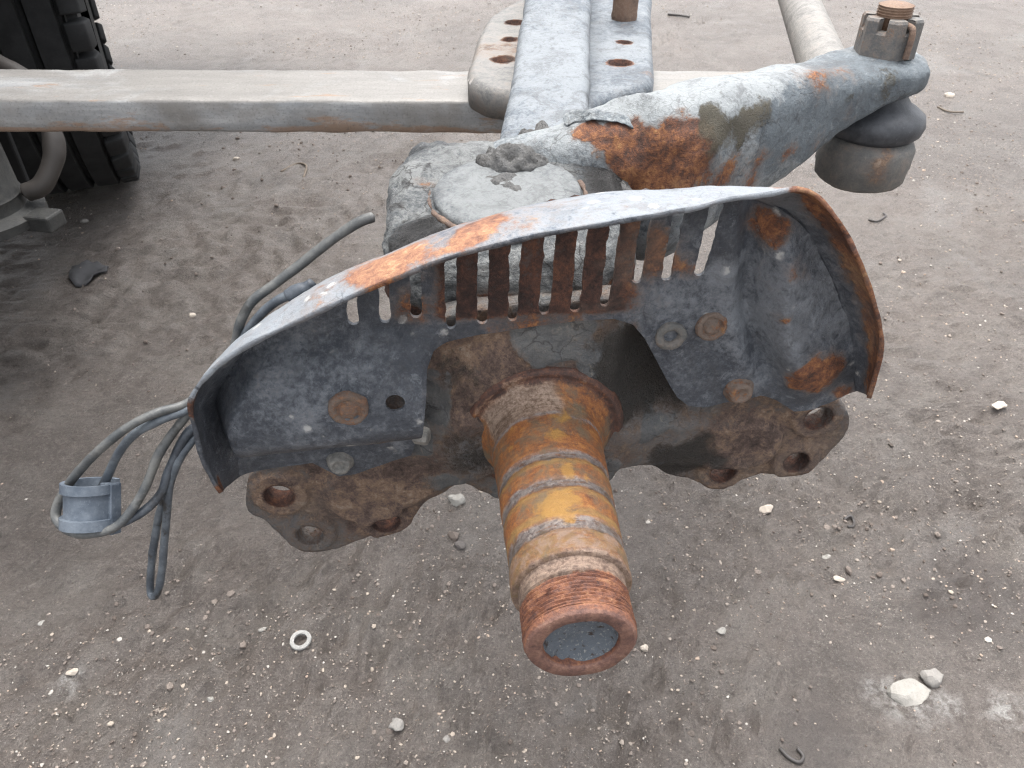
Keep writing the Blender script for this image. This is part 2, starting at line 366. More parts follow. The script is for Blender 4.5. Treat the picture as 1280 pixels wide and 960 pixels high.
def spindle_mat():
    M = MT("spindle_steel"); ax = M.attr("ax")
    cb = M.n("ShaderNodeCombineXYZ"); M.set(cb.inputs[0], M.math('MULTIPLY', ax, 420.0)); M.set(cb.inputs[1], M.math('MULTIPLY', M.attr("cth"), 2.2)); M.set(cb.inputs[2], M.math('MULTIPLY', M.attr("sth"), 2.2)); sv = cb.outputs[0]
    streak = M.noise(1.0, 6, .7, .6, vec=sv); scr = M.noise(3.2, 4, .7, .2, vec=sv, off=3)
    big = M.noise(34, 5, .62, .5); mid = M.noise(90, 8, .72, .6, off=4); fine = M.noise(420, 6, .74, off=8); grit = M.noise(1200, 3, .7)
    s = M.math('ADD', ax, M.math('ADD', M.math('MULTIPLY', M.math('SUBTRACT', big, .5), .010), M.math('MULTIPLY', M.math('SUBTRACT', mid, .5), .009)))
    v = M.math('ADD', M.math('ADD', M.math('MULTIPLY', mid, .5), M.math('MULTIPLY', streak, .5)), M.math('ADD', M.math('MULTIPLY', M.math('SUBTRACT', fine, .5), .7), M.math('MULTIPLY', M.math('SUBTRACT', grit, .5), .3)))
    grey = M.mix(M.step(v, .35, .65), lin(88, 84, 84), lin(136, 131, 128))
    rust = M.ramp(v, [(.25, lin(70, 46, 36)), (.4, lin(104, 64, 40)), (.5, lin(130, 80, 44)), (.6, lin(148, 98, 52)), (.75, lin(168, 126, 74))])
    ochre = M.mix(v, lin(104, 82, 50), lin(150, 122, 74)); tan = M.mix(v, lin(84, 72, 58), lin(120, 104, 82))
    red = M.ramp(v, [(.25, lin(68, 48, 44)), (.4, lin(96, 64, 54)), (.5, lin(120, 78, 60)), (.6, lin(140, 94, 68)), (.75, lin(166, 128, 98))])
    def band(lo, hi, e=.0014): return M.math('MULTIPLY', M.step(s, lo-e, lo+e), M.step(s, hi+e, hi-e))
    brk = M.math('ADD', .15, M.math('MULTIPLY', M.step(M.math('ADD', M.math('MULTIPLY', streak, .5), M.math('MULTIPLY', mid, .5)), .4, .52), .8))
    col = M.mix(M.step(M.math('ADD', M.math('MULTIPLY', mid, .5), M.math('MULTIPLY', big, .5)), .38, .54), tan, rust)
    col = M.mix(M.math('MULTIPLY', band(-.03, .0035), .95), col, M.ramp(v, RUST_DARK))
    cl = M.step(M.math('ADD', M.attr("clean_glint"), M.math('MULTIPLY', M.math('SUBTRACT', mid, .5), .8)), .3, .6)
    col = M.mix(M.math('MULTIPLY', band(.0035, .021), cl), col, M.mix(M.step(v, .35, .65), lin(104, 84, 70), lin(160, 140, 124)))  # clean metal, with its reflected highlight painted paler into the colour
    for lo, hi in ((.021, .0235), (.054, .060), (.075, .082), (.104, .112)): col = M.mix(M.math('MULTIPLY', band(lo, hi), M.math('MULTIPLY', brk, .95)), col, grey)
    for lo, hi in ((.0605, .064), (.083, .0865), (.098, .103)): col = M.mix(M.math('MULTIPLY', band(lo, hi), M.math('MULTIPLY', brk, .8)), col, ochre)
    col = M.mix(M.math('MULTIPLY', band(.112, .1265), M.math('MULTIPLY', brk, .8)), col, M.mix(M.step(mid, .42, .58), M.mix(v, lin(96, 74, 46), lin(138, 110, 68)), M.mix(v, lin(88, 78, 74), lin(146, 130, 116))))
    col = M.mix(M.math('MULTIPLY', band(.1265, .137), .9), col, M.mix(M.step(v, .35, .65), lin(88, 72, 64), lin(144, 126, 112)))
    col = M.mix(M.math('MULTIPLY', band(.137, .20, .0006), .97), col, red)
    col = M.mix(M.math('MULTIPLY', M.step(ax, .1588, .1600), .75), col, M.ramp(v, [(.25, lin(70, 52, 48)), (.45, lin(106, 78, 70)), (.6, lin(130, 100, 88)), (.8, lin(160, 140, 126))]))
    yv = M.step(M.math('ADD', M.math('MULTIPLY', M.attr("ochre"), .4), M.math('ADD', M.math('MULTIPLY', mid, .5), M.math('MULTIPLY', fine, .35))), .5, .74)
    col = M.mix(M.math('MULTIPLY', yv, .85), col, M.mix(v, lin(132, 94, 42), lin(172, 132, 68)))
    col = M.mix(M.math('MULTIPLY', M.step(fine, .58, .72), .35), col, lin(78, 52, 40)); col = M.mix(M.math('MULTIPLY', M.step(scr, .62, .72), .25), col, lin(150, 138, 126))
    nrm = M.bump(grit, .4, .0009, M.bump(M.math('ADD', M.math('ADD', mid, M.math('MULTIPLY', streak, .5)), M.math('MULTIPLY', fine, .8)), .5, .0018))
    shiny = M.math('MAXIMUM', band(.104, .112), M.math('MAXIMUM', M.math('MULTIPLY', band(.0035, .021), cl), M.math('MAXIMUM', band(.054, .06), band(.075, .082))))
    r = M.math('SUBTRACT', M.math('ADD', .48, M.math('MULTIPLY', fine, .25)), M.math('MULTIPLY', shiny, .25))
    return M.out(col, r, nrm, M.math('MULTIPLY', shiny, .4), .5)
m_spindle = spindle_mat()
def grease_mat():
    M = MT("old_grease"); n = M.noise(120, 6, .65); f = M.noise(600, 4, .7)
    c = M.mix(n, lin(66, 71, 77), lin(112, 119, 126)); c = M.mix(M.step(f, .56, .68), c, lin(150, 150, 146)); c = M.mix(M.step(M.noise(220, 4, off=5), .58, .66), c, lin(58, 48, 42))
    return M.out(c, .55, M.bump(M.math('ADD', n, f), .5, .002))
m_grease = grease_mat()
def rubber_mat(name, a, b, ro=.6, sc=1.0):
    M = MT(name); n = M.noise(60*sc, 6, .65); f = M.noise(500*sc, 4, .7)
    c = M.mix(M.step(n, .35, .7), a, b); c = M.mix(M.math('MULTIPLY', M.step(f, .55, .75), .35), c, tuple(x*1.8 for x in b[:3])+(1,))
    c = M.mix(M.math('MULTIPLY', M.step(M.noise(36*sc, 5, .6, off=6), .56, .62), M.attr("grime")), c, lin(44, 42, 40))
    return M.out(c, ro, M.bump(M.math('ADD', n, f), .3, .001))
m_boot = rubber_mat("boot_rubber", lin(52, 54, 58), lin(80, 82, 86), .5)
m_tyre = rubber_mat("tyre_rubber", lin(24, 25, 26), lin(40, 41, 42), .8, .3)
m_cable = rubber_mat("cable_sheath", lin(66, 72, 79), lin(104, 111, 117), .48)
m_cable_pale = rubber_mat("cable_sheath_dusty", lin(66, 69, 71), lin(106, 106, 103), .5)
m_cable_dark = rubber_mat("cable_sheath_dark", lin(48, 53, 60), lin(84, 90, 97), .48)
m_grommet = rubber_mat("grommet_plastic", lin(70, 79, 90), lin(104, 112, 121), .55)
def bar_mat():
    M = MT("scoured_steel"); mp = M.n("ShaderNodeMapping"); M.set(mp.inputs[0], M.tc); mp.inputs["Scale"].default_value = (.18, 1, 1)
    st = M.noise(60, 7, .65, .4, vec=mp.outputs[0]); b = M.noise(9, 5, .6, .4); f = M.noise(380, 5, .7); g = M.noise(45, 6, .7, off=4, vec=mp.outputs[0])
    c = M.mix(M.step(st, .35, .65), lin(136, 138, 139), lin(164, 164, 163))  # steel tone lifted to offset the shade on the front face
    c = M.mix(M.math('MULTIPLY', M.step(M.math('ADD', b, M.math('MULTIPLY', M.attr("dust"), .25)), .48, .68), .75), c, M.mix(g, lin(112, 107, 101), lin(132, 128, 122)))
    c = M.mix(M.math('MULTIPLY', M.step(M.math('ADD', g, M.math('MULTIPLY', M.attr("rust"), .2)), .6, .68), .55), c, lin(146, 110, 78))
    c = M.mix(M.math('MULTIPLY', M.step(f, .5, .7), .45), c, lin(84, 82, 80)); c = M.mix(M.math('MULTIPLY', M.step(M.noise(140, 6, .7, off=9), .55, .68), .35), c, lin(160, 158, 154))
    return M.out(c, M.math('ADD', .45, M.math('MULTIPLY', f, .25)), M.bump(M.math('ADD', M.math('MULTIPLY', f, .5), st), .35, .002), .15)
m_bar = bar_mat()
def ground_mat():
    M = MT("trodden_earth"); big = M.noise(1.6, 5, .6, .5); mid = M.noise(9, 7, .65, .5, off=3); fine = M.noise(62, 9, .78, off=5); gran = M.noise(190, 6, .75, .3, off=11); grit = M.noise(460, 5, .78, off=8)
    c = M.mix(M.step(big, .35, .65), lin(100, 91, 85), lin(121, 111, 104))
    c = M.mix(M.math('MULTIPLY', M.step(mid, .4, .68), .5), c, lin(128, 122, 115))
    c = M.mix(M.math('MULTIPLY', M.step(mid, .5, .3), .45), c, lin(94, 85, 78)); c = M.mix(M.math('MULTIPLY', M.step(M.noise(5.5, 9, .7, .8, off=61), .52, .64), .6), c, lin(82, 74, 68))
    c = M.mix(M.math('MULTIPLY', M.step(fine, .5, .7), .5), c, lin(146, 137, 128)); c = M.mix(M.math('MULTIPLY', M.step(fine, .48, .34), .7), c, lin(74, 66, 61))
    c = M.mix(M.math('MULTIPLY', M.step(gran, .52, .66), .5), c, lin(154, 146, 137)); c = M.mix(M.math('MULTIPLY', M.step(gran, .46, .34), .6), c, lin(72, 64, 59))
    c = M.mix(M.math('MULTIPLY', M.step(grit, .54, .7), .5), c, lin(176, 166, 155)); c = M.mix(M.math('MULTIPLY', M.step(grit, .45, .32), .6), c, lin(66, 58, 54))
    c = M.mix(M.math('MULTIPLY', M.step(M.noise(3.2, 6, .65, .4, off=21), .54, .68), .3), c, lin(150, 147, 144))       # dried pale film
    for sc, r, k in ((120, .14, .85), (200, .22, .85), (380, .3, .7)):                                                       # sand-sized specks
        v = M.vor(sc); keep = M.vor(sc, out="Color"); sp = M.n("ShaderNodeSeparateColor"); M.set(sp.inputs[0], keep)
        mk = M.math('MULTIPLY', M.math('MULTIPLY', M.step(v, r, r*.6), M.step(sp.outputs[0], .66, .68)), M.math('ADD', .25, M.math('MULTIPLY', M.step(M.noise(4.5, 5, .65, .5, off=71), .42, .6), .75))); tone = M.mix(sp.outputs[1], lin(118, 110, 101), lin(186, 181, 173))
        c = M.mix(M.math('MULTIPLY', mk, k), c, tone)
    c = M.mix(M.math('MULTIPLY', M.step(M.attr("damp"), .2, .9), .5), c, lin(80, 72, 68))
    c = M.mix(M.math('MULTIPLY', M.math('MULTIPLY', M.attr("chalk"), M.step(fine, .42, .6)), .8), c, lin(200, 198, 194))
    h = M.math('ADD', M.math('MULTIPLY', fine, 1.0), M.math('MULTIPLY', gran, .5))
    nrm = M.bump(grit, .8, .0035, M.bump(h, 1.0, .014))
    return M.out(c, M.math('ADD', .34, M.math('MULTIPLY', fine, .25)), nrm, 0, .7)
m_ground = ground_mat()
def stone_mat(name, a, b):
    M = MT(name); n = M.noise(90, 6, .65); f = M.noise(420, 5, .7)
    c = M.mix(n, a, b); c = M.mix(M.math('MULTIPLY', M.step(f, .55, .7), .4), c, lin(120, 110, 100))
    return M.out(c, .85, M.bump(M.math('ADD', n, f), .6, .002))
m_white = stone_mat("chalk_stone", lin(132, 128, 121), lin(168, 165, 159)); m_grey = stone_mat("grey_stone", lin(120, 116, 112), lin(158, 154, 148)); m_cream = stone_mat("cream_stone", lin(168, 156, 142), lin(198, 188, 176)); m_dkst = stone_mat("dark_stone", lin(78, 74, 72), lin(112, 106, 102))
def gravel_mat():
    M = MT("loose_gravel"); f = M.noise(500, 4, .7); c = M.mix(M.math('MULTIPLY', f, .35), M.attrc("tone"), lin(110, 100, 92)); return M.out(c, .85, M.bump(f, .5, .001))
m_gravel = gravel_mat()
def plain(name, c, ro=.6, metal=0, sc=30):
    M = MT(name); n = M.noise(sc, 6, .65); col = M.mix(n, tuple(x*.75 for x in c[:3])+(1,), tuple(min(1, x*1.2) for x in c[:3])+(1,)); return M.out(col, ro, M.bump(n, .2, .002), metal)
m_body = plain("truck_underbody", lin(50, 50, 52), .7, 0, 6); m_chamber = corroded("chamber_steel", lin(44, 45, 45), lin(60, 60, 58), lin(80, 78, 74), rust=RUST_DUST, rust_amt=-.18, ro=.65, sc=.5); m_hose = plain("air_hose", lin(54, 50, 47), .6, 0, 60)
m_washer = corroded("washer_zinc", lin(138, 137, 134), lin(164, 162, 158), lin(182, 180, 176), rust_amt=-.15, ro=.45, sc=2); m_rag = plain("tarpaper", lin(62, 62, 64), .8, 0, 80); m_twig = plain("dry_twig", lin(112, 101, 89), .8, 0, 120); m_wire = plain("old_wire", lin(70, 66, 64), .5, 0, 120)

# ------------------------------------------------------------------ ground
def ground():
    n = 640; t = np.linspace(-1, 1, n); g = lambda t, k, R: np.sinh(t*k)/math.sinh(k)*R
    X, Y = np.meshgrid(g(t, 6.4, 80), 1.15+g(t, 6.6, 90)); P = np.c_[X.ravel(), Y.ravel(), np.zeros(n*n)]
    z = ground_z(P); P[:, 2] = z; I = np.arange(n*n).reshape(n, n)
    Fc = np.c_[I[:-1, :-1].ravel(), I[:-1, 1:].ravel(), I[1:, 1:].ravel(), I[1:, :-1].ravel()]
    me = bpy.data.meshes.new("ground"); me.from_pydata(P.tolist(), [], Fc.tolist()); me.update()
    damp = np.zeros(n*n)
    for px, py, r in ((1225, 745, .12), (1190, 760, .08), (1020, 925, .07), (470, 800, .0)):
        c = onz(px, py, 0)[:2]; damp = np.maximum(damp, np.clip(1.2-np.linalg.norm(P[:, :2]-c, axis=1)/max(r, .01), 0, 1))
    attr(me, "damp", damp)
    ch = np.zeros(n*n)
    for px, py, r in ((1130, 880, .04), (1090, 868, .02), (1180, 885, .025), (90, 855, .02), (1255, 890, .03)):
        c = onz(px, py, 0)[:2]; ch = np.maximum(ch, np.clip(1.1-np.linalg.norm(P[:, :2]-c, axis=1)/r, 0, 1))
    attr(me, "chalk", ch)
    o = link("ground", me, m_ground); o["kind"] = "structure"; o["label"] = "trodden grey brown earth yard scattered with grit"
    return o
def ground_z(P):
    P = np.c_[np.asarray(P)[:, 0], np.asarray(P)[:, 1], np.zeros(len(P))]
    r = np.hypot(P[:, 0], P[:, 1]-1.2); far = np.clip((14-r)/10, 0, 1)
    patch = np.clip(.55+.9*fbm(P, 3.1, 3, 63), .25, 1.3)
    z = .012*fbm(P, 1.7, 3, 3)+patch*(.0034*fbm(P, 24, 3, 9)+.0026*fbm(P, 70, 2, 19)-.0022*np.clip(np.abs(fbm(P, 38, 2, 29))-.35, 0, 1))
    near = np.clip((2.6-P[:, 1])/1.0, 0, 1); churn = np.clip(fbm(P, 2.2, 3, 31)*1.4, 0, 1)
    for px, py, R, k in ((270, 800, .16, 1.0), (190, 830, .12, .8), (100, 930, .14, 1), (60, 890, .1, .6), (330, 790, .05, .8), (1220, 740, .12, .9), (150, 760, .2, .6), (980, 520, .25, .5), (1150, 330, .5, .6), (850, 700, .2, .4), (330, 205, .5, 1.0), (230, 330, .5, .9), (420, 190, .5, .8), (600, 890, .15, .4), (1060, 670, .08, .5)):
        c = onz(px, py, 0)[:2]; churn = np.maximum(churn, k*np.clip(1.3-np.linalg.norm(P[:, :2]-c, axis=1)/R, 0, 1))
    z = z+near*churn*(.010*fbm(P, 34, 3, 12)+.004*fbm(P, 90, 2, 13)+.0035*(.4-np.abs(fbm(P, 17, 2, 15))))
    # old tyre track with lug prints, pressed in across the left of the yard
    for a_, b_, wd in ((onz(120, 420, 0)[:2], onz(620, 150, 0)[:2], .12), (onz(1290, 600, 0)[:2], onz(900, 250, 0)[:2], .10)):
        L = b_-a_; u = L/np.linalg.norm(L); q = P[:, :2]-a_; al = q@u; ac = q@np.array([-u[1], u[0]])+.02*fbm(P, 2.5, 2, 55); inside = np.clip((wd-np.abs(ac))/.03, 0, 1)*np.clip(.6+fbm(P, 3, 2, 57), 0, 1)
        z = z-inside*(.005+.0045*np.clip(np.sin(2*math.pi*(al+np.abs(ac)*.6)/.062)*2.5, -1, 1)*np.clip(np.abs(ac)/.03-.6, 0, 1)*far)
    z = z-.014*np.exp(-(np.linalg.norm((P[:, :2]-onz(265, 805, 0)[:2])*np.array([1, 1.6]), axis=1)/.07)**4)
    return z*far
ground()
def pebble(bm_V, bm_F, c, r, rng, sub, flat=.65):
    v, f = sub; b = len(bm_V); R = Matrix.Rotation(rng.uniform(0, 6.28), 3, 'Z') @ Matrix.Rotation(rng.uniform(-.4, .4), 3, 'X'); R = np.array(R)
    sc = np.array([1, rng.uniform(.6, .95), rng.uniform(flat-.2, flat+.15)])*r
    q = (v*rng.uniform(.75, 1.15, (len(v), 1))*sc)@R.T+c; bm_V.extend(q.tolist()); bm_F.extend([tuple(int(i)+b for i in t) for t in f])
def ico(sub):
    bm = bmesh.new(); bmesh.ops.create_icosphere(bm, subdivisions=sub, radius=1); v = np.array([p.co[:] for p in bm.verts]); f = [[x.index for x in t.verts] for t in bm.faces]; bm.free(); return v, f
ICO1 = ico(1); ICO2 = ico(2); ICO3 = ico(3)
def scatter(name, pts, r, tones, pick, flat, rng):
    v, f = ICO1; f = np.array(f); n = len(pts); z = ground_z(np.c_[pts, np.zeros(n)])
    a = rng.uniform(0, 6.28, n); t = rng.uniform(-.4, .4, n); S = np.c_[np.ones(n), rng.uniform(.6, .95, n), rng.uniform(flat-.2, flat+.15, n)]*r[:, None]
    q = v[None]*rng.uniform(.72, 1.18, (n, len(v), 1))*S[:, None, :]
    y = q[..., 1]*np.cos(t)[:, None]-q[..., 2]*np.sin(t)[:, None]; zz = q[..., 1]*np.sin(t)[:, None]+q[..., 2]*np.cos(t)[:, None]; x = q[..., 0]
    X = x*np.cos(a)[:, None]-y*np.sin(a)[:, None]+pts[:, :1]; Y = x*np.sin(a)[:, None]+y*np.cos(a)[:, None]+pts[:, 1:2]; Z = zz+(z-r*.05)[:, None]
    V = np.stack([X, Y, Z], 2).reshape(-1, 3); Fc = (f[None]+(np.arange(n)*len(v))[:, None, None]).reshape(-1, 3)
    me = bpy.data.meshes.new(name); me.from_pydata(V.tolist(), [], Fc.tolist()); me.update()
    c = me.color_attributes.new("tone", 'FLOAT_COLOR', 'POINT'); c.data.foreach_set("color", np.repeat(tones[pick], len(v), axis=0).astype(np.float32).ravel()); return me
def gravel():
    rng = np.random.default_rng(4)
    tones = np.array([lin(190, 184, 175), lin(174, 162, 148), lin(152, 142, 132), lin(124, 114, 106), lin(90, 82, 76), lin(170, 152, 136)])
    N = 90000; y = .35+4.6*rng.random(N)**1.7; x = rng.uniform(-1, 1, N)*(.75*y+.45); pts = np.c_[x, y]
    cl = fbm(np.c_[pts, np.zeros(N)], 2.3, 3, 77); keep = rng.random(N) < np.clip(.38+1.0*cl, .05, 1); pts = pts[keep]; n = len(pts)
    r = np.minimum(.00078*np.exp(rng.normal(0, .5, n))*(1+.45*pts[:, 1]), .006)
    me = scatter("gravel", pts, r, tones, rng.choice(6, n, p=[.09, .16, .23, .25, .17, .1]), .6, rng)
    o = link("loose_gravel", me, m_gravel, smooth=False); tag(o, "fine loose gravel and grit scattered over the earth", "gravel", kind="stuff")
gravel()
def clods():
    rng = np.random.default_rng(14); V = []; Fc = []; tone = []; tones = np.array([lin(112, 102, 95), lin(96, 86, 79), lin(128, 118, 110)])
    spots = [(270, 790, .16), (200, 840, .14), (90, 920, .16), (345, 205, .5), (240, 300, .5), (450, 195, .45), (1210, 740, .14), (1060, 670, .1), (560, 700, .2), (860, 660, .2), (1000, 880, .3), (1200, 200, .6), (980, 380, .4), (150, 480, .3), (420, 760, .2), (620, 900, .2)]
    for px, py, R in spots:
        c = onz(px, py, 0)[:2]; m = 100
        p = c+rng.normal(0, R*.5, (m, 2)); z = ground_z(np.c_[p, np.zeros(m)])
        for (x, y), zz in zip(p, z):
            r = .0015*math.exp(rng.normal(0, .5))*(1+.25*y); pebble(V, Fc, (x, y, zz+r*.2), r, rng, ICO1, .75); tone += [tones[rng.integers(3)]]*12
    me = mesh("clods", V, Fc); a = me.color_attributes.new("tone", 'FLOAT_COLOR', 'POINT'); a.data.foreach_set("color", np.array(tone, np.float32).ravel())
    tag(link("earth_crumbs", me, m_gravel, smooth=False), "small brown crumbs of earth on the churned patches", "earth", kind="stuff")
clods()
def stone(px, py, wpx, mat, label, seed, flat=.6, asp=.8, name="stone"):
    rng = np.random.default_rng(seed); c = onz(px, py, 0); d = (c-CAM)@cF; r = wpx*d/FPX/2
    v, f = ICO3; q = v.copy()
    for k in range(11):                                      # knock flat facets off a ball
        nrm = rng.normal(size=3); nrm /= np.linalg.norm(nrm); h = rng.uniform(.55, .85); dd = q@nrm; q = q-np.outer(np.maximum(dd-h, 0), nrm)
    q = q*np.array([1, asp, flat])*r*1.15; q = q@np.array(Matrix.Rotation(rng.uniform(-.5, .5), 3, 'Z')).T
    z = ground_z(c[None])[0]; me = mesh("stone", q+np.array([c[0], c[1], z+r*flat*.35]), f); rough(me, r*.12, 1.6/r, 3, seed)
    o = link(name, me, mat, smooth=True); sharp(o, 28); tag(o, label, "stone", "larger stones lying on the ground"); return o
for a in ((571, 631, 20, m_white, "angular white stone lying below the left flange lobe, left of the spindle", 1, .7, .8),
          (1141, 871, 54, m_white, "largest flat white stone at lower right", 2, .28, .62),
          (1162, 851, 28, m_grey, "rounded pale grey stone touching the largest flat white stone", 3, .7, .85),
          (496, 911, 19, m_grey, "upright grey stone near the bottom edge left of the spindle tip", 5, .7, 1.0),
          (957, 640, 17, m_cream, "cream stone below the right flange lobe", 6, .6, .7),
          (1246, 513, 19, m_cream, "pale flat stone near the right edge, level with the dust shield's foot", 7, .4, .6),
          (1048, 725, 14, m_cream, "small flat cream stone between the spindle thread and the right edge", 8, .45, .6),
          (901, 791, 12, m_white, "small white stone right of the hollow spindle tip", 9, .5, .7),
          (576, 690, 14, m_dkst, "dark grey stone beside the left flank of the spindle", 10, .7, .9),
          (1034, 695, 11, m_white, "little white stone above the small flat cream stone", 11, .5, .8),
          (330, 791, 10, m_white, "small white pebble beside the churned footprint, left of the washer", 12, .6, .7),
          (94, 847, 13, m_cream, "chalky stone in the lower left of the yard", 13, .6, .8),
          (54, 781, 9, m_white, "tiny white pebble near the left edge below the cable loop", 14, .6, .8),
          (266, 881, 9, m_white, "tiny white pebble below the churned footprint", 15, .6, .8),
          (558, 925, 11, m_grey, "small grey stone at the bottom right of the upright grey stone", 16, .7, .9),
          (805, 816, 11, m_cream, "small round stone just right of the spindle tip", 17, .7, .9),
          (1186, 122, 12, m_cream, "pale stone behind the ball joint near the right edge", 18, .6, .8),
          (240, 395, 9, m_cream, "cream pebble on bare earth left of the upper cable end", 19, .6, .8),
          (296, 200, 9, m_cream, "cream pebble on the ground under the steel bar", 20, .6, .7),
          (105, 275, 10, m_grey, "grey pebble in the truck's shade", 21, .6, .7)):
    stone(*a)

# ------------------------------------------------------------------ the axle
axle = thing("truck_axle", "rusty stripped truck axle end with slotted dust shield, bare spindle and steering arm", "axle", (KO[0], .9, .0))
# --- spindle
prof = [(-.030, .046), (-.012, .054), (-.003, .0535), (0.0, .0525), (.0022, .0505), (.0028, .0490), (.0022, .0474), (.0024, .0462), (.0034, .0452), (.0055, .0425), (.009, .0396), (.013, .0374), (.018, .0360), (.021, .0356), (.0222, .0354), (.030, .0350), (.040, .0345), (.0535, .0340), (.0541, .0333), (.060, .0332), (.0606, .0339), (.0744, .0334), (.0751, .0327), (.082, .0326), (.0826, .0332), (.095, .0326), (.1034, .0325), (.1041, .0319), (.112, .0319), (.1126, .0326), (.120, .0326), (.1262, .0326), (.1275, .0318), (.1278, .0290), (.1290, .0286), (.1365, .0286)]
s = .1368
while s < .1545: prof += [(s, .0290), (s+.0009, .0276), (s+.0012, .0276), (s+.0020, .0290)]; s += .0022
prof += [(.1555, .0288), (.1590, .0284), (.1606, .0270), (.1610, .0266), (.1610, .0206), (.1604, .0198), (.158, .0194), (.155, .0190)]
P2 = []                                                      # finer net along the shaft for wear
for i in range(len(prof)-1):
    (s0, r0), (s1, r1) = prof[i], prof[i+1]; k = max(1, int(abs(s1-s0)/.0016))
    P2 += [(s0+(s1-s0)*j/k, r0+(r1-r0)*j/k) for j in range(k)]
P2.append(prof[-1])
me = lathe(P2, KO, SA, 112, "spindle", cap0=False, cap1=False, ramp_attr=True)
rough(me, .00025, 160, 3, 3)
def onsp(px, py, r=.034):                                    # point on the shaft facing the camera
    best = None
    for s in np.linspace(0, .16, 161):
        for th in np.linspace(-1.2, 1.5, 80):
            p = KO+SA*s+(EZ*math.cos(th)+EX*math.sin(th))*r; d = p-CAM; q = (640+FPX*(d@cR)/(d@cF), 480-FPX*(d@cU)/(d@cF)); e = (q[0]-px)**2+(q[1]-py)**2
            if best is None or e < best[0]: best = (e, p)
    return best[1]
blobs(me, "ochre", [(onsp(696, 540), .008), (onsp(702, 519), .006), (onsp(690, 628), .012), (onsp(712, 624), .009), (onsp(706, 590), .006), (onsp(640, 534), .003), (onsp(640, 566), .003), (onsp(740, 597), .005), (onsp(655, 622), .003)])
blobs(me, "clean_glint", [(onsp(625, 520, .041), .022), (onsp(665, 494, .043), .022), (onsp(640, 503, .043), .02)])  # polished fillet patches that also carry a painted highlight
rl = co(me)-KO; rx, rz = rl@EX, rl@EZ; rr_ = np.maximum(np.hypot(rx, rz), 1e-6); attr(me, "cth", rx/rr_); attr(me, "sth", rz/rr_)
spindle = link("spindle", me, m_spindle, axle); sharp(spindle, 55)
me = lathe([(.1575, .0193), (.1560, .0188), (.1530, .0168), (.1505, .012), (.1494, .006), (.1490, 1e-5)], KO, SA, 48, "bore", cap0=False, cap1=False); rough(me, .0008, 160, 3, 4)
link("grease_plug", me, m_grease, spindle)

# --- mounting flange with its two arms
s0 = -.010
fl_px = [(318, 590), (308, 615), (310, 640), (330, 650), (350, 668), (372, 686), (396, 690), (424, 684), (462, 670), (500, 660), (518, 645), (530, 628), (556, 614), (580, 602), (606, 612), (640, 622), (700, 622), (752, 604), (772, 584), (790, 574), (812, 580), (835, 592), (862, 598), (884, 606), (912, 606), (940, 594), (975, 592), (1012, 586), (1040, 562), (1060, 536), (1058, 512), (1040, 490), (980, 470), (900, 430), (840, 385), (790, 372), (700, 378), (610, 386), (545, 400), (500, 440), (440, 520), (380, 570)]
fl_out = closed_smooth([K(x, y, s0) for x, y in fl_px], 3)
fl_h = [(350, 616, .0112), (388, 665, .0108), (482, 648, .0112), (902, 587, .0102), (993, 574, .0102), (1021, 519, .0108)]
fl_holes = [circ(K(x, y, s0), r*.93, 22) for x, y, r in fl_h]
def bumpf(d, a, b): t = np.clip((d-a)/(b-a), 0, 1); return 1-t*t*(3-2*t)
def fl_place(P):
    r = np.hypot(P[:, 0], P[:, 1]); s = np.full(len(P), s0)
    s = s+.009*bumpf(r, .05, .085)
    for (px, py, q), in zip(fl_h):
        c = K(px, py, s0); d = np.linalg.norm(P-c, axis=1); s = s+.0035*bumpf(d, q*1.65, q*1.85)
    # raised web along each arm, sunk pocket under the right half of the shield
    for a_, b_, w, k in (((-.05, -.01), (-.125, -.055), .03, .008), ((.055, -.02), (.15, -.03), .022, .006)):
        a2, b2 = np.array(a_), np.array(b_); ab = b2-a2; t = np.clip(((P-a2)@ab)/(ab@ab), 0, 1); d = np.linalg.norm(P-(a2+t[:, None]*ab), axis=1); s = s+k*bumpf(d, w*.75, w*1.1)
    c = K(806, 470, s0); d = np.linalg.norm((P-c)*np.array([1.3, .75]), axis=1); s = s-.010*bumpf(d, .014, .036)
    hd = np.min([np.linalg.norm(P-K(px, py, s0), axis=1)/(q*1.75) for px, py, q in fl_h], axis=0); calm = np.clip((hd-.8)*2, .15, 1)
    Q = np.c_[P, np.zeros(len(P))]; s = s+calm*(.0008*fbm(Q, 45, 4, 8)+.0006*fbm(Q, 140, 3, 18))
    plates = fbm(Q, 26, 3, 41); s = s+.0016*np.clip((plates-.08)*14, 0, 1)*bumpf(r, .075, .10)                      # scale lifting off in plates
    return KO+np.outer(P[:, 0], EX)+np.outer(P[:, 1], EZ)+np.outer(s, SA)
# the net must face the camera: check the winding on the finished mesh
def facing(me, d):
    if (nor(me)[:200]@np.array(d)).mean() < 0: me.flip_normals()
    return me
me = sheet(fl_out, fl_holes, .0021, fl_place, .016, "flange", away=-SA)
blobs(me, "mud", [(KP(805, 470, -.01), .035), (KP(790, 440, -.01), .03), (KP(840, 575, -.01), .024), (KP(870, 560, -.01), .02), (KP(590, 560, -.0), .02, .6), (KP(575, 470, 0), .018, .5), (KP(760, 500, -.01), .02, .4)])
blobs(me, "rust", [(KP(350, 617, -.01), .022, .6), (KP(480, 645, -.01), .024, .7), (KP(620, 450, 0), .03, .6), (KP(560, 460, 0), .02, .8), (KP(600, 500, 0), .03, .5), (KP(950, 560, -.01), .05, .5), (KP(470, 600, -.01), .05, .5), (KP(740, 450, 0), .02, .5), (KP(590, 420, 0), .014, -.9), (KP(680, 418, 0), .018, -.5), (KP(745, 460, 0), .012, -.9), (KP(590, 470, 0), .014, -.7), (KP(440, 570, 0), .02, -.6)])
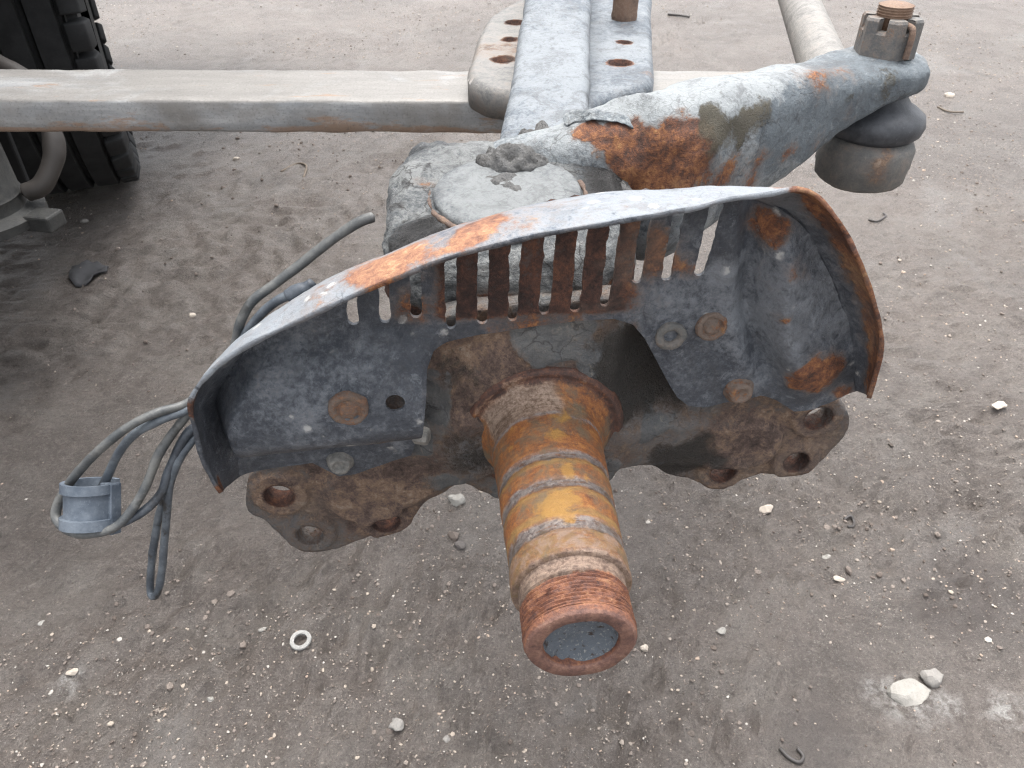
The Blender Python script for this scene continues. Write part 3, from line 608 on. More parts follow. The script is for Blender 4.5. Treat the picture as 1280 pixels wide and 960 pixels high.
rl = co(me)-KO; Q = np.c_[rl@EX, rl@EZ, np.zeros(len(rl))]; rr_ = np.hypot(Q[:, 0], Q[:, 1]); pk = np.clip((fbm(Q, 26, 3, 41)-.08)*12, 0, 1)*bumpf(rr_, .075, .10)
v = np.empty(len(rl), np.float32); me.attributes["rust"].data.foreach_get("value", v); attr(me, "rust", np.clip(v-.55*pk, -1, 1))
Qf = co(me); w = np.zeros(len(Qf))
for px, py, q in fl_h:
    c = K(px, py, s0); dd = Qf-KW(c[0], c[1], s0); dd = dd-np.outer(dd@SA, SA); w = np.maximum(w, (np.linalg.norm(dd, axis=1) < q*1.0).astype(float))
attr(me, "old", w)  # dark rust on the hole walls, painting in the shade of their depth
flange = link("mounting_flange", me, m_flange, axle)

# --- knuckle body behind the shield
me = loft([((.005, .468, .555), (.074, .006, 0), (0, .055, 0), 3.0), ((.0, .476, .60), (.080, .006, 0), (0, .070, 0), 3.4), ((-.001, .484, .635), (.083, .006, 0), (0, .080, .003), 3.4), ((-.001, .488, .653), (.082, .006, 0), (0, .080, .008), 3.4), ((-.001, .488, .660), (.078, .006, 0), (0, .076, .009), 3.2), ((-.001, .487, .664), (.070, .006, 0), (0, .068, .009), 3.0)], 9, 96, "knuckle", dome=.03)
rough(me, .0034, 26, 3, 11); rough(me, .0022, 75, 3, 12, ridged=True); rough(me, .0010, 190, 2, 13)
sv = surveyor(me); Pk = co(me); attr(me, "rust", np.zeros(len(Pk)))
blobs(me, "mud", [(sv(560, 205), .017, .9), (sv(545, 215), .012, .8), (sv(515, 300), .024, .95), (sv(750, 215), .03, 1), (sv(775, 240), .03, 1), (sv(700, 190), .02, .8), (sv(530, 290), .02, .8), (sv(505, 230), .010, .7), (sv(492, 260), .012, .6)])
blobs(me, "rust", [(sv(525, 185), .014, .8), (sv(540, 232), .010, .7), (sv(520, 240), .008, .6), (sv(555, 285), .010, .8)], -.05); v = np.empty(len(Pk), np.float32); me.attributes["rust"].data.foreach_get("value", v); lowf = np.clip((.632+.012*fbm(Pk, 30, 3, 5)-Pk[:, 2])/.01, 0, 1); attr(me, "rust", np.clip(np.maximum(v, lowf*.9), -1, 1)); attr(me, "old", lowf)
blobs(me, "pale", [(sv(600, 185), .04, .3), (sv(510, 215), .02, .3)], .0)
kn = link("knuckle_body", me, m_knuckle, axle)
capc = np.array([-.003, .479, .6650]); capn = np.array([0.0, -.09, .996])
me = lathe([(-.012, .0495), (-.0005, .0495), (.0022, .0488), (.0034, .0465), (.0038, .040), (.004, .03), (.0041, .02), (.0042, .012), (.0043, .006), (.0043, .0001)], capc, capn, 72, "cap", cap0=False, cap1=False)
me = bake(me, lambda o: setattr(o.modifiers.new("s", 'SUBSURF'), "levels", 1)); rough(me, .0006, 40, 4, 5); rough(me, .0003, 130, 3, 6)
blobs(me, "pale", [(capc, .05, .35)]); blobs(me, "rust", [(onz(728, 255, .665), .01, .5)], -.12); blobs(me, "mud", [(onz(632, 228, .667), .012, .9)])
cap_o = link("king_pin_cap", me, corroded("cap_paint", lin(70, 74, 78), lin(94, 98, 100), lin(124, 127, 127), rust_amt=-.18, pale_amt=-.02, ro=.55, bump=1.4, soft=.7, grime=.4, mud_c=lin(70, 69, 68)), kn)
ring = [capc+np.array([math.cos(t)*.0515, math.sin(t)*.0515*.997, math.sin(t)*.0515*.09-.0012]) for t in np.linspace(2.4, 6.6, 40)]
me = tube(ring, .0016, 3, 8, "gasket"); rough(me, .0014, 130, 3, 6); link("gasket", me, corroded("gasket_edge", lin(70, 58, 54), lin(100, 84, 76), lin(136, 126, 118), rust=RUST_DUST, rust_amt=.0, ro=.8), kn)
def lump(name, c, r, sc, mat, parent, seed, fr=1.5, amp=.35):
    v, f = ICO3; me = mesh(name, v*np.array(sc)*r+np.array(c), f); me = bake(me, lambda o: setattr(o.modifiers.new("s", 'SUBSURF'), "levels", 1)); rough(me, r*amp, fr/r, 4, seed); return link(name, me, mat, parent)
m_crud = corroded("caked_crud", lin(88, 88, 88), lin(118, 117, 115), lin(150, 148, 144), rust_amt=-.16, mud_c=lin(80, 79, 78), mud_amt=-.1, ro=.9, bump=2.4, crack=.7)
lump("caked_dirt", (.0, .515, .668), .019, (1.15, .9, .75), m_crud, kn, 3)
lump("caked_dirt", (-.005, .488, .664), .014, (1.5, 1.0, .45), m_crud, kn, 4)
lump("caked_dirt", onz(742, 205, .656), .022, (1.3, 1.2, .5), m_crud, kn, 5, 1.4, .5)
lump("caked_dirt", onz(768, 235, .648), .024, (1.0, 1.2, .6), m_crud, kn, 6, 1.4, .5)
lump("caked_dirt", onz(690, 182, .664), .016, (1.8, 1.0, .5), m_crud, kn, 8, 1.4, .5)
lump("boss", (-.058, .548, .661), .013, (1.5, 1.0, .9), m_knuckle, kn, 7, 1.0, .15)
# lower yoke and the beam's eye between the yokes
me = loft([((.012, .480, .425), (.050, 0, 0), (0, .045, 0), 3), ((.012, .475, .45), (.056, 0, 0), (0, .050, 0), 3), ((.010, .45, .475), (.058, 0, 0), (0, .055, 0), 3)], 6, 48, "lower_yoke", dome=.2); rough(me, .002, 30, 3, 21); link("lower_yoke", me, m_flange, axle)
me = loft([((.012, .43, .54), (.06, 0, 0), (0, 0, .075), 3), ((.015, .40, .54), (.056, 0, 0), (0, 0, .066), 2.6), ((.0195, .385, .54), (.05, .003, 0), (0, 0, .05), 2)], 6, 48, "spindle_root", dome=.02); rough(me, .0015, 40, 3, 22); link("spindle_root", me, m_flange, kn)

# --- axle beam, spring pads and stud
AY = math.radians(4.2); bd = np.array([math.sin(AY), math.cos(AY), 0]); bl = np.array([math.cos(AY), -math.sin(AY), 0])
def bp(y, off=0.0, z=0.0):                                   # along the beam
    t = (y-.50)/bd[1]; p = np.array([.018, .50, 0])+bd*t+bl*off; p[2] = z; return p
def ibeam(sts, name):
    V = []; Fc = []; L = 0
    for y, zt, zb, wt, wb, ww, ft in sts:
        q = [(-wt, zt-.012), (-wt+.001, zt-.005), (-wt+.006, zt), (-wt+.016, zt+.001), (-.004, zt+.0022), (.004, zt+.0022), (wt-.016, zt+.001), (wt-.006, zt), (wt-.001, zt-.005), (wt, zt-.012), (wt, zt-ft*.75), (wt-.004, zt-ft), (ww, zt-ft-.012), (ww, zb+ft+.012), (wb-.004, zb+ft), (wb, zb+ft*.6), (wb, zb+.006), (wb-.006, zb), (-wb+.006, zb), (-wb, zb+.006), (-wb, zb+ft*.6), (-wb+.004, zb+ft), (-ww, zb+ft+.012), (-ww, zt-ft-.012), (-wt+.004, zt-ft), (-wt, zt-ft*.75)]
        L = len(q); V += [bp(y, a, z) for a, z in q]
    n = len(sts)
    for i in range(n-1):
        for k in range(L): k2 = (k+1) % L; Fc.append((i*L+k, i*L+k2, (i+1)*L+k2, (i+1)*L+k))
    Fc.append(tuple(range(L))); Fc.append(tuple((n-1)*L+k for k in range(L)))
    return fixn(mesh(name, V, Fc))
key = [(.505, .634, .47, .05, .05, .046, .05), (.56, .640, .49, .044, .05, .040, .045), (.62, .652, .53, .038, .042, .030, .035), (.70, .664, .57, .0365, .036, .024, .03), (.80, .674, .606, .0365, .036, .026, .03), (.95, .688, .606, .038, .038, .028, .03), (1.12, .694, .606, .039, .038, .028, .03), (1.3, .69, .60, .04, .04, .02, .028), (1.9, .66, .56, .04, .04, .02, .028)]
ys = np.r_[np.arange(.505, 1.35, .006), np.arange(1.35, 1.91, .03)]; ka = np.array(key)
me = ibeam([tuple([y]+[np.interp(y, ka[:, 0], ka[:, j]) for j in range(1, 7)]) for y in ys], "beam")
me = bake(me, lambda o: setattr(o.modifiers.new("s", 'SUBSURF'), "levels", 1)); rough(me, .0012, 26, 4, 9); rough(me, .0005, 120, 2, 10)
blobs(me, "pale", [(onz(690, 60, .68), .12, .25)]); blobs(me, "mud", [(onz(632, 140, .62), .035, .5), (onz(690, 55, .69), .02, .35)])
beam = link("axle_beam", me, m_beam, axle)
def pad(outl, holes, name):
    zt = .63; out = closed_smooth([onz(x, y, zt)[:2] for x, y in outl], 4)
    hs_ = [circ(onz(x, y, zt)[:2], r, 22) for x, y, r in holes]
    def place(P):
        d = pdist(P, out); z = zt-.007*(1-np.clip(d/.009, 0, 1))**2; Q = np.c_[P, np.zeros(len(P))]; return np.c_[P, z+.0007*fbm(Q, 40, 4, 8)]
    me = sheet(out, hs_, .0045, place, .024, name, away=(0, 0, -1)); return facing(me, (0, 0, 1)), hs_
pl, hl = pad([(690, -12), (622, 12), (600, 38), (591, 66), (584, 90), (596, 104), (625, 112), (690, 112)], [(644, 28, .0125), (637, 49, .0085), (629, 74, .0125)], "pad")
def bores(me, P, n):                                        # rusty bolt-hole walls, coloured darker to deepen the shade inside
    Q = co(me); w = np.zeros(len(Q))
    for c, r in P:
        d = Q-np.array(c); ax_ = d@n; rd = np.linalg.norm(d-np.outer(ax_, n), axis=1); w = np.maximum(w, ((rd < r*1.06) & (ax_ < .004)).astype(float)); w = np.maximum(w, .45*np.clip(1.6-rd/r, 0, 1)*(rd > r*1.06))
    v = np.zeros(len(Q), np.float32)
    if me.attributes.get("rust"): me.attributes["rust"].data.foreach_get("value", v)
    attr(me, "rust", np.clip(np.maximum(v, w), -1, 1)); attr(me, "old", (w > .9).astype(float))
blobs(pl, "rust", [(onz(630, 60, .63), .05, .35)]); bores(pl, [(onz(x, y, .63), r) for x, y, r in ((644, 28, .0125), (637, 49, .0085), (629, 74, .0125))], np.array([0, 0, 1.0])); blobs(pl, "pale", [(onz(630, 60, .63), .06, .3)])
pad_l = link("spring_pad", pl, corroded("pad_paint", lin(92, 94, 95), lin(116, 116, 114), lin(142, 138, 133), rust=RUST_DUST, rust_amt=-.12, pale_amt=.02, ro=.6), axle)
pr, hr = pad([(705, -20), (805, -20), (814, 20), (816, 60), (818, 96), (808, 106), (780, 112), (705, 116)], [(775, 78, .0135), (780, 53, .0085)], "pad")
blobs(pr, "rust", [(onz(775, 78, .63), .022, .55), (onz(780, 33, .63), .018, .5), (onz(814, 90, .63), .015, .6)]); bores(pr, [(onz(x, y, .63), r) for x, y, r in ((775, 78, .0135), (780, 53, .0085))], np.array([0, 0, 1.0])); blobs(pr, "pale", [(onz(785, 60, .63), .06, .25)])
pad_r = link("spring_pad", pr, m_beam, axle)
sp = onz(780, 24, .63)
me = lathe([(-.045, .0165), (.001, .0165), (.004, .0172), (.010, .0168), (.06, .0166), (.12, .0166), (.125, .015)], sp, (0.02, 0, 1), 36, "stud"); rough(me, .0006, 120, 3, 2); link("stud", me, m_stud, axle)

# --- dust shield
STN = [((300, 594), (276, 616), .036), ((291, 562), (256, 582), .038), ((277, 527), (244, 537), .04), ((271, 494), (238, 502), .04), ((290, 458), (262, 468), .042), ((330, 411), (304, 436), .044), ((400, 359), (370, 404), .045), ((480, 322), (450, 368), .045), ((545, 296), (545, 330), .045), ((640, 264), (640, 302), .045), ((740, 245), (740, 283), .045), ((840, 238), (840, 266), .043), ((910, 240), (905, 254), .04), ((950, 248), (962, 246), .036), ((983, 264), (1000, 240), .033), ((1008, 288), (1030, 255), .031), ((1034, 328), (1062, 303), .030), ((1053, 378), (1088, 363), .030), ((1066, 430), (1102, 430), .030), ((1070, 486), (1086, 498), .028)]
Bk = [K(*b, 0) for b, f, s in STN]; Fr = [np.r_[K(*f, s), s] for b, f, s in STN]
Bs = catmull(np.c_[np.array(Bk), np.zeros(len(Bk))], 7); Fs = catmull(np.array(Fr), 7)
low = [(1052, 498), (1018, 512), (992, 514), (972, 503), (952, 497), (915, 503), (882, 511), (862, 510), (848, 500), (838, 484), (820, 450), (806, 424), (792, 408), (768, 401), (720, 404), (660, 412), (600, 421), (562, 429), (542, 434), (534, 446), (533, 470), (529, 510), (524, 540), (514, 571), (480, 583), (443, 596), (424, 599), (408, 592), (390, 582), (350, 587), (322, 592)]
sh_out = [p for p in Bs[:, :2]][::-1]
sh_out = [np.array(p[:2]) for p in Bs]+[K(x, y, 0.002) for x, y in low]
slot_px = [(441, 401), (481, 397), (520, 391), (564, 406), (603, 400), (641, 396), (681, 388), (719, 385), (757, 378), (796, 349), (834, 346), (876, 340)]
slots = []
for px, py in slot_px:
    c = K(px, py, 0); w = .0032; zt = np.interp(c[0], Bs[20:100, 0], Bs[20:100, 1])-.0085
    b = [np.array([c[0]+w*math.cos(t), c[1]+w*math.sin(t)]) for t in np.linspace(-math.pi, 0, 9)]; t_ = [np.array([c[0]+.002+w*math.cos(t), zt+w*math.sin(t)]) for t in np.linspace(0, math.pi, 9)]
    pl_ = resample(b+t_, .0015); nz_ = np.c_[np.array(pl_), np.full(len(pl_), px*.1)]; slots.append([p+.0006*np.array([n1, 0]) for p, n1 in zip(pl_, fbm(nz_, 160, 3, 7))])
def sh_s(P):
    d = pdist(P, [p[:2] for p in Bs]+[Bs[-1][:2], Bs[0][:2]]) if False else np.min(np.linalg.norm(P[:, None, :]-Bs[None, :, :2], axis=2), axis=1)
    s = .002*np.clip(1-d/.008, 0, 1)**2                                             # fillet into the rim
    # left pressing: a broad dome that ends in a step above the lower lip
    a, b = K(300, 520, 0), K(520, 500, 0); ab = b-a; t = np.clip(((P-a)@ab)/(ab@ab), 0, 1); q = P-(a+t[:, None]*ab); h = np.where(q[:, 1] < 0, .030-.004*t, .055)
    dd = np.hypot(q[:, 0]*1.0, q[:, 1])/h
    inl = bumpf(P[:, 0], -.078, -.058)
    s = s+.028*(1-np.clip(dd, 0, 1)**2.2)*inl*np.clip(d/.012, 0, 1)
    # right pressing: deep pan beyond a rounded crease
    cx = np.interp(P[:, 1], [-.01, .02, .05, .09, .13, .17], [.158, .150, .138, .122, .116, .112])
    e = P[:, 0]-cx; lw = np.array([K(x, y, .002) for x, y in low[:8]]); dl = np.clip(np.min(np.linalg.norm(P[:, None, :]-resample_open(lw, .003)[None], axis=2), axis=1)/.03, .15, 1)
    s = s+dl*(-.009*np.exp(-(e/.007)**2)+.003*np.exp(-((e+.014)/.007)**2)+.009*np.clip((e-.002)/.016, 0, 1)*np.clip(d/.02, 0, 1)+.004*np.exp(-((e-.018)/.008)**2))
    Q = np.c_[P, np.zeros(len(P))]; s = s+.0009*fbm(Q, 24, 3, 3)+.0003*fbm(Q, 90, 2, 4)+.0012*np.clip(e/.02, 0, 1)*fbm(Q, 42, 3, 6)
    return s
def sh_place(P): return KO+np.outer(P[:, 0], EX)+np.outer(P[:, 1], EZ)+np.outer(sh_s(P), SA)
hole = circ(K(495, 487, .012), .0058, 18, .0050)
me = sheet(sh_out, slots+[hole], .0026, sh_place, .0028, "shield")
if (nor(me)[:300]@SA).mean() < 0: print("shield faces away")
Pm = co(me)-KO; kx, kz = Pm@EX, Pm@EZ
w = np.clip((kz-.088+.02*0)/.006, 0, 1)*np.clip((kx+.072)/.012, 0, 1)*np.clip((.060-kx)/.02, 0, 1)
blobs(me, "rust", [(KP(520, 378, 0), .016, .7), (KP(810, 320, 0), .02, .7), (KP(860, 330, 0), .012, .5), (KP(960, 285, 0), .014, .8), (KP(965, 300, .01), .012, .5), (KP(1035, 465, .01), .018, 1.0), (KP(1010, 480, .01), .012, .8), (KP(1058, 485, .0), .012, .8), (KP(975, 395, .01), .007, .7), (KP(480, 548, .01), .016, .75), (KP(505, 553, .01), .012, .7), (KP(455, 547, .01), .009, .6), (KP(640, 405, 0), .02, .4), (KP(700, 400, 0), .03, .4), (KP(1000, 340, .01), .01, .4), (KP(790, 407, 0), .006, .6)])
a = me.attributes["rust"]; v = np.empty(len(me.vertices), np.float32); a.data.foreach_get("value", v); attr(me, "rust", np.clip(np.maximum(v, w*.8), -1, 1)); attr(me, "old", w)
blobs(me, "pale", [(KP(1000, 400, .01), .05, .35), (KP(905, 330, 0), .01, .7), (KP(400, 500, .01), .05, .12), (KP(860, 380, 0), .03, .2), (KP(505, 565, .01), .014, .7), (KP(940, 400, 0), .012, .3)])
shield = link("dust_shield", me, m_shield, axle); sharp(shield, 50)
# rim: a band from the plate's edge out to the worn front edge, rolled slightly at its lip
def rim():
    n = len(Bs); m = 14; V = []; th = .0026; ins = []
    for i in range(n):
        b = np.r_[Bs[i, :2], 0.0]; f = Fs[i]
        for j in range(m):
            t = j/(m-1); p = b+(f-b)*t; bow = .0035*math.sin(math.pi*t); c = np.array([.005, .02]); dr = p[:2]-c; dr /= np.linalg.norm(dr); V.append(KW(p[0]+dr[0]*bow, p[1]+dr[1]*bow, p[2]))
    V = np.array(V).reshape(n, m, 3); Q = V.reshape(-1, 3); V = V+(.0012*fbm(Q, 17, 3, 8)).reshape(n, m, 1)*EZ+(.0008*fbm(Q, 90, 2, 9)).reshape(n, m, 1)*SA*np.linspace(0, 1, m)[None, :, None]
    I = np.arange(n*m).reshape(n, m); Fc = [(I[i, j], I[i+1, j], I[i+1, j+1], I[i, j+1]) for i in range(n-1) for j in range(m-1)]
    me = mesh("rim", V.reshape(-1, 3), Fc)
    def mod(o):
        s1 = o.modifiers.new("d", 'SUBSURF'); s1.levels = 1; s2 = o.modifiers.new("t", 'SOLIDIFY'); s2.thickness = th; s2.offset = 0
    return bake(me, mod)
me = rim(); rough(me, .0005, 60, 3, 5)
blobs(me, "rust", [(KP(500, 330, .03), .016, .6), (KP(590, 300, .03), .014, .75), (KP(560, 318, .04), .010, .5), (KP(620, 290, .02), .012, .5), (KP(470, 352, .03), .016, .5), (KP(560, 312, .02), .06, .3), (KP(460, 350, .02), .04, .25), (KP(660, 280, .02), .05, .15), (KP(600, 282, .0), .010, .4), (KP(1000, 244, .03), .014, 1), (KP(1030, 262, .03), .018, 1), (KP(1050, 295, .03), .02, 1), (KP(1070, 330, .03), .02, 1), (KP(1085, 370, .03), .02, 1), (KP(1092, 410, .03), .02, 1), (KP(1094, 450, .03), .02, 1), (KP(1085, 490, .03), .02, 1), (KP(245, 515, .04), .009, .9), (KP(272, 612, .035), .008, 1.0)])
shp = co(me)-KO; kx = shp@EX; ss = shp@SA; ang = np.clip((.03-ss)/.03, 0, 1)
blobs(me, "pale", [(KP(700, 262, .02), .09, .18), (KP(400, 390, .03), .06, .55), (KP(330, 425, .03), .05, .5), (KP(930, 246, .02), .05, .45)])
rimo = link("rim", me, m_rim, shield); me.materials.append(m_shield)
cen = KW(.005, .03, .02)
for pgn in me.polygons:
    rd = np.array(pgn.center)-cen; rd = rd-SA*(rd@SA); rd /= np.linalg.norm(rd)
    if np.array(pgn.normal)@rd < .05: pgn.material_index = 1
def bolt(px, py, s, r, mat, kind, name="bolt", label=None):
    c = K(px, py, s); P0 = KW(c[0], c[1], 0); sv = sh_s(np.array([c]))[0]; org = KO+EX*c[0]+EZ*c[1]+SA*(sv-.001)
    if kind == 'hollow': pr_ = [(0, r), (.0028, r), (.0036, r*.9), (.0038, r*.55), (.0022, r*.45), (-.004, r*.38), (-.004, .0001)]
    elif kind == 'dish': pr_ = [(0, r), (.0025, r), (.0034, r*.92), (.0036, r*.72), (.0022, r*.6), (.0024, r*.5), (.0042, r*.42), (.0046, r*.3), (.0046, .0001)]
    else: pr_ = [(0, r*1.2), (.0016, r*1.15), (.003, r), (.005, r*.93), (.006, r*.8), (.0062, r*.5), (.0045, r*.42), (.004, r*.2), (.004, .0001)]
    me = lathe([(a_*1.15, b_) for a_, b_ in pr_], org, SA+np.array([0, 0, .03]), 28, name, cap0=False, cap1=False); me = bake(me, lambda o: setattr(o.modifiers.new("s", 'SUBSURF'), "levels", 1)); rough(me, .0006, 210, 3, int(px))
    o = link(name, me, mat, shield)
    if label: o["label"] = label
bolt(438, 495, .014, .0118, m_bolt, 'dish'); bolt(424, 582, .004, .0078, m_bolt_pale, 'head', label="pale flanged bolt on the lower lip"); bolt(838, 419, .0, .0098, m_joint, 'hollow', "rivet_hole", "dark hollow bolt boss"); bolt(889, 407, .0, .0100, m_bolt, 'dish'); bolt(923, 486, .0, .0085, m_bolt, 'head')
c = KP(527, 540, .0); me = lathe([(0, .0062), (.007, .0062), (.009, .0055), (.0095, .004), (.0095, .0001)], c-EX*.004+SA*.002, EX+SA*.35, 6, "plug", cap0=False, cap1=False); link("hex_plug", me, m_bolt_pale, axle, smooth=False)

# --- steering arm
pd = np.array([.837, .547, 0]); pf = np.array([.547, -.837, 0]); root = np.array([.05, .50, 0])
def sa(q, zt, zb, w, e, off=0.0):
    c = root+pd*q+pf*off; c[2] = (zt+zb)/2; return (c, pf*w, np.array([0, 0, (zt-zb)/2]), e)
hv = lambda zt, zb: np.array([0, 0, (zt-zb)/2])
def sb(x, y, zt, zb, w, e): return (np.array([x, y, (zt+zb)/2]), np.array([.35, -.937, 0])*w, hv(zt, zb), e)
secs = [sb(-.02, .548, .668, .60, .026, 2.4), sb(.03, .543, .684, .59, .030, 2.5), sb(.075, .545, .702, .585, .034, 2.6), sa(.065, .711, .592, .036, 2.6), sa(.11, .713, .604, .034, 2.7), sa(.155, .711, .618, .031, 2.8), sa(.195, .709, .634, .030, 3.0), sa(.232, .706, .652, .031, 3.2), sa(.267, .705, .667, .036, 3.2), sa(.297, .7045, .672, .0395, 3.0), sa(.317, .704, .673, .037, 2.8), sa(.332, .703, .675, .026, 2.4)]
me = loft(secs, 10, 80, "arm", dome=.25)
rustc = onz(800, 190, .64)
def armw(P): return np.clip(1.3-np.linalg.norm(P-ony(820, 195, .51), axis=1)/.09, 0, 1)
rough(me, .0016, 22, 3, 31); rough(me, .0024, 60, 4, 32, weight=armw); rough(me, .0005, 140, 3, 33)
A_ = lambda px, py, y: ony(px, py, y)
sv = surveyor(me)
blobs(me, "rust", [(sv(725, 163), .010, .9), (sv(745, 166), .014, .9), (sv(768, 175), .018, .9), (sv(790, 190), .022, 1), (sv(815, 205), .026, 1), (sv(850, 158), .014, 1), (sv(860, 200), .024, .9), (sv(820, 228), .024, .9), (sv(900, 225), .024, .7), (sv(945, 212), .018, .6), (sv(985, 192), .014, .55), (sv(1020, 172), .012, .5), (sv(870, 178), .016, .6), (sv(1020, 95), .022, .5), (sv(1050, 88), .018, .45), (sv(1060, 140), .010, .4)], -.05)
blobs(me, "pale", [(sv(760, 130), .05, .3), (sv(880, 112), .05, .35), (sv(820, 125), .03, .4), (sv(960, 98), .04, .25), (sv(1010, 150), .03, -.7), (sv(1100, 110), .05, -.7), (sv(980, 165), .03, -.6), (sv(1130, 100), .03, -.5)])
blobs(me, "mud", [(sv(905, 155), .018, .95), (sv(935, 155), .016, .9), (sv(960, 140), .013, .85), (sv(890, 185), .016, .85), (sv(880, 150), .012, .8), (sv(920, 185), .012, .7), (sv(1110, 115), .026, .7), (sv(1060, 125), .014, .6), (sv(800, 165), .010, .7)])
arm_sv = sv
arm = link("steering_arm", me, m_arm, axle)
# lifted scales of paint along the upper edge of the bare rust
def flake(pix, drop, seed, lift=.0035):
    P = np.array([arm_sv(x, y) for x, y in pix]); P = catmull(P, 6); n = len(P); rng = np.random.default_rng(seed); m = 5; V = []
    jag = .6+.5*np.abs(fbm(P, 150, 3, seed)); back = np.array([-.2, .75, .35])
    for i in range(n):
        for j in range(m):
            t = j/(m-1); V.append(P[i]+back*.010*(1-t)+np.array([.05, -.55, -.35])*drop*jag[i]*t+np.array([.1, -.45, .5])*lift*t*t+np.array([0, -.0006, .0012]))
    I = np.arange(n*m).reshape(n, m); me = mesh("flake", V, [(I[i, j], I[i+1, j], I[i+1, j+1], I[i, j+1]) for i in range(n-1) for j in range(m-1)])
    def mod(o):
        o.modifiers.new("d", 'SUBSURF').levels = 1; q = o.modifiers.new("t", 'SOLIDIFY'); q.thickness = .0008; q.offset = 0
    me = bake(me, mod); rough(me, .0008, 120, 3, seed); o = link("paint_flake", me, m_arm, arm)
flake([(706, 157), (720, 152), (738, 150), (756, 151), (774, 154), (790, 160)], .004, 3, .0022)

# --- tie rod with its ball joint
E0 = root+pd*.300; E0 = np.array([E0[0], E0[1], 0])
def at_eye(z): return np.array([E0[0], E0[1], z])
rod = axle
ball = lathe([(.597, .030), (.599, .034), (.603, .0375), (.612, .0385), (.6135, .0392), (.630, .0392), (.634, .0375), (.638, .033), (.640, .028)], (E0[0]+.008, E0[1]-.004, 0), (0, 0, 1), 64, "joint"); rough(ball, .0008, 60, 3, 41)
blobs(ball, "rust", [(np.array([E0[0]+.005, E0[1]-.04, .622]), .014, .7)])
p0 = at_eye(.615)+np.array([.010, .02, 0]); p1 = onz(1013, 40, .615); dr = (p1-p0)/np.linalg.norm(p1-p0)
me = lathe([(0, .022), (.03, .026), (.06, .0275), (.1, .0275), (.3, .0275), (.8, .0275), (1.2, .0275)], p0, dr, 48, "tie_rod"); rough(me, .0008, 40, 3, 42)
me = bake(me, lambda o: setattr(o.modifiers.new("s", 'SUBSURF'), "levels", 1))
blobs(me, "rust", [(onz(1010, 60, .63), .03, .3)])
tie = link("tie_rod", me, m_rod, axle)
link("ball_housing", ball, m_joint, tie)
me = lathe([(.636, .026), (.638, .0345), (.643, .0395), (.650, .0412), (.657, .0390), (.662, .032), (.665, .026), (.674, .019), (.680, .019)], (E0[0]+.010, E0[1]-.001, 0), (0, 0, 1), 56, "boot", cap0=False); link("rubber_boot", me, m_boot, tie)
# castle nut: hex with slots cut through the crown
def castle():
    bm = bmesh.new(); R = .0245; zb, zt, zc = .7035, .7235, .7325; out = []
    for k in range(6):
        a0 = k*math.pi/3+.35
        def pt(a, r, z): return Vector((E0[0]+.002+r*math.cos(a), E0[1]+r*math.sin(a), z))
        hexr = lambda a: R*math.cos(math.pi/6)/math.cos(((a-.35) % (math.pi/3))-math.pi/6)
        aa = np.linspace(a0, a0+math.pi/3, 13)
        ri = .0135
        for i in range(12):
            am = (aa[i]+aa[i+1])/2-a0; slot = abs(am-math.pi/6) < .14; zz = zt if slot else zc
            vo = [pt(aa[i], hexr(aa[i]+1e-6), zb), pt(aa[i+1], hexr(aa[i+1]-1e-6), zb), pt(aa[i+1], hexr(aa[i+1]-1e-6)*(.985 if not slot else 1), zz-.002), pt(aa[i], hexr(aa[i]+1e-6)*(.985 if not slot else 1), zz-.002)]
            ti = [pt(aa[i], hexr(aa[i]+1e-6)*.93, zz), pt(aa[i+1], hexr(aa[i+1]-1e-6)*.93, zz)]; ci = [pt(aa[i], ri, zz), pt(aa[i+1], ri, zz), pt(aa[i], ri, zb), pt(aa[i+1], ri, zb)]
            for q in ([vo[0], vo[1], vo[2], vo[3]], [vo[3], vo[2], ti[1], ti[0]], [ti[0], ti[1], ci[1], ci[0]], [ci[0], ci[1], ci[3], ci[2]]):
                bm.faces.new([bm.verts.new(p) for p in q])
            if slot != (abs((aa[min(i+1, 11)]+aa[min(i+2, 12)])/2-a0-math.pi/6) < .14):
                r1 = hexr(aa[i+1]-1e-6)*.985; bm.faces.new([bm.verts.new(p) for p in (pt(aa[i+1], ri, zt), pt(aa[i+1], r1, zt-.002), pt(aa[i+1], r1, zc-.001), pt(aa[i+1], ri, zc))])
    bmesh.ops.remove_doubles(bm, verts=bm.verts, dist=1e-5); me = bpy.data.meshes.new("nut"); bm.to_mesh(me); bm.free(); return me
nut = link("castle_nut", castle(), corroded("nut_steel", lin(92, 92, 92), lin(120, 118, 114), lin(152, 144, 134), rust_amt=-.06, ro=.6, sc=1.5), tie, smooth=False)
pr_ = [(.69, .0132), (.7325, .0132)]; s = .7325
while s < .7395: pr_ += [(s, .0136), (s+.0006, .0128), (s+.0012, .0128), (s+.0018, .0136)]; s += .002
pr_ += [(.7405, .0125), (.7415, .010), (.7415, .0001)]
me = lathe(pr_, (E0[0]+.002, E0[1], 0), (0, 0, 1), 36, "pin", cap1=False); link("threaded_pin", me, corroded("pin_rust", lin(112, 86, 68), lin(136, 110, 90), lin(158, 142, 124), rust_amt=-.05, ro=.6, sc=1.6), tie)
ctr = at_eye(0)+np.array([.002, 0, 0]); al = .35+math.pi/6-math.pi*2/3-.0
cp = [ctr+np.array([math.cos(al)*r, math.sin(al)*r, z]) for r, z in ((.008, .7275), (.016, .7285), (.0225, .7275), (.0245, .722), (.0245, .712), (.0243, .7055))]
link("cotter_pin", tube(cp, .0024, 5, 8, "pin"), m_stud, tie)

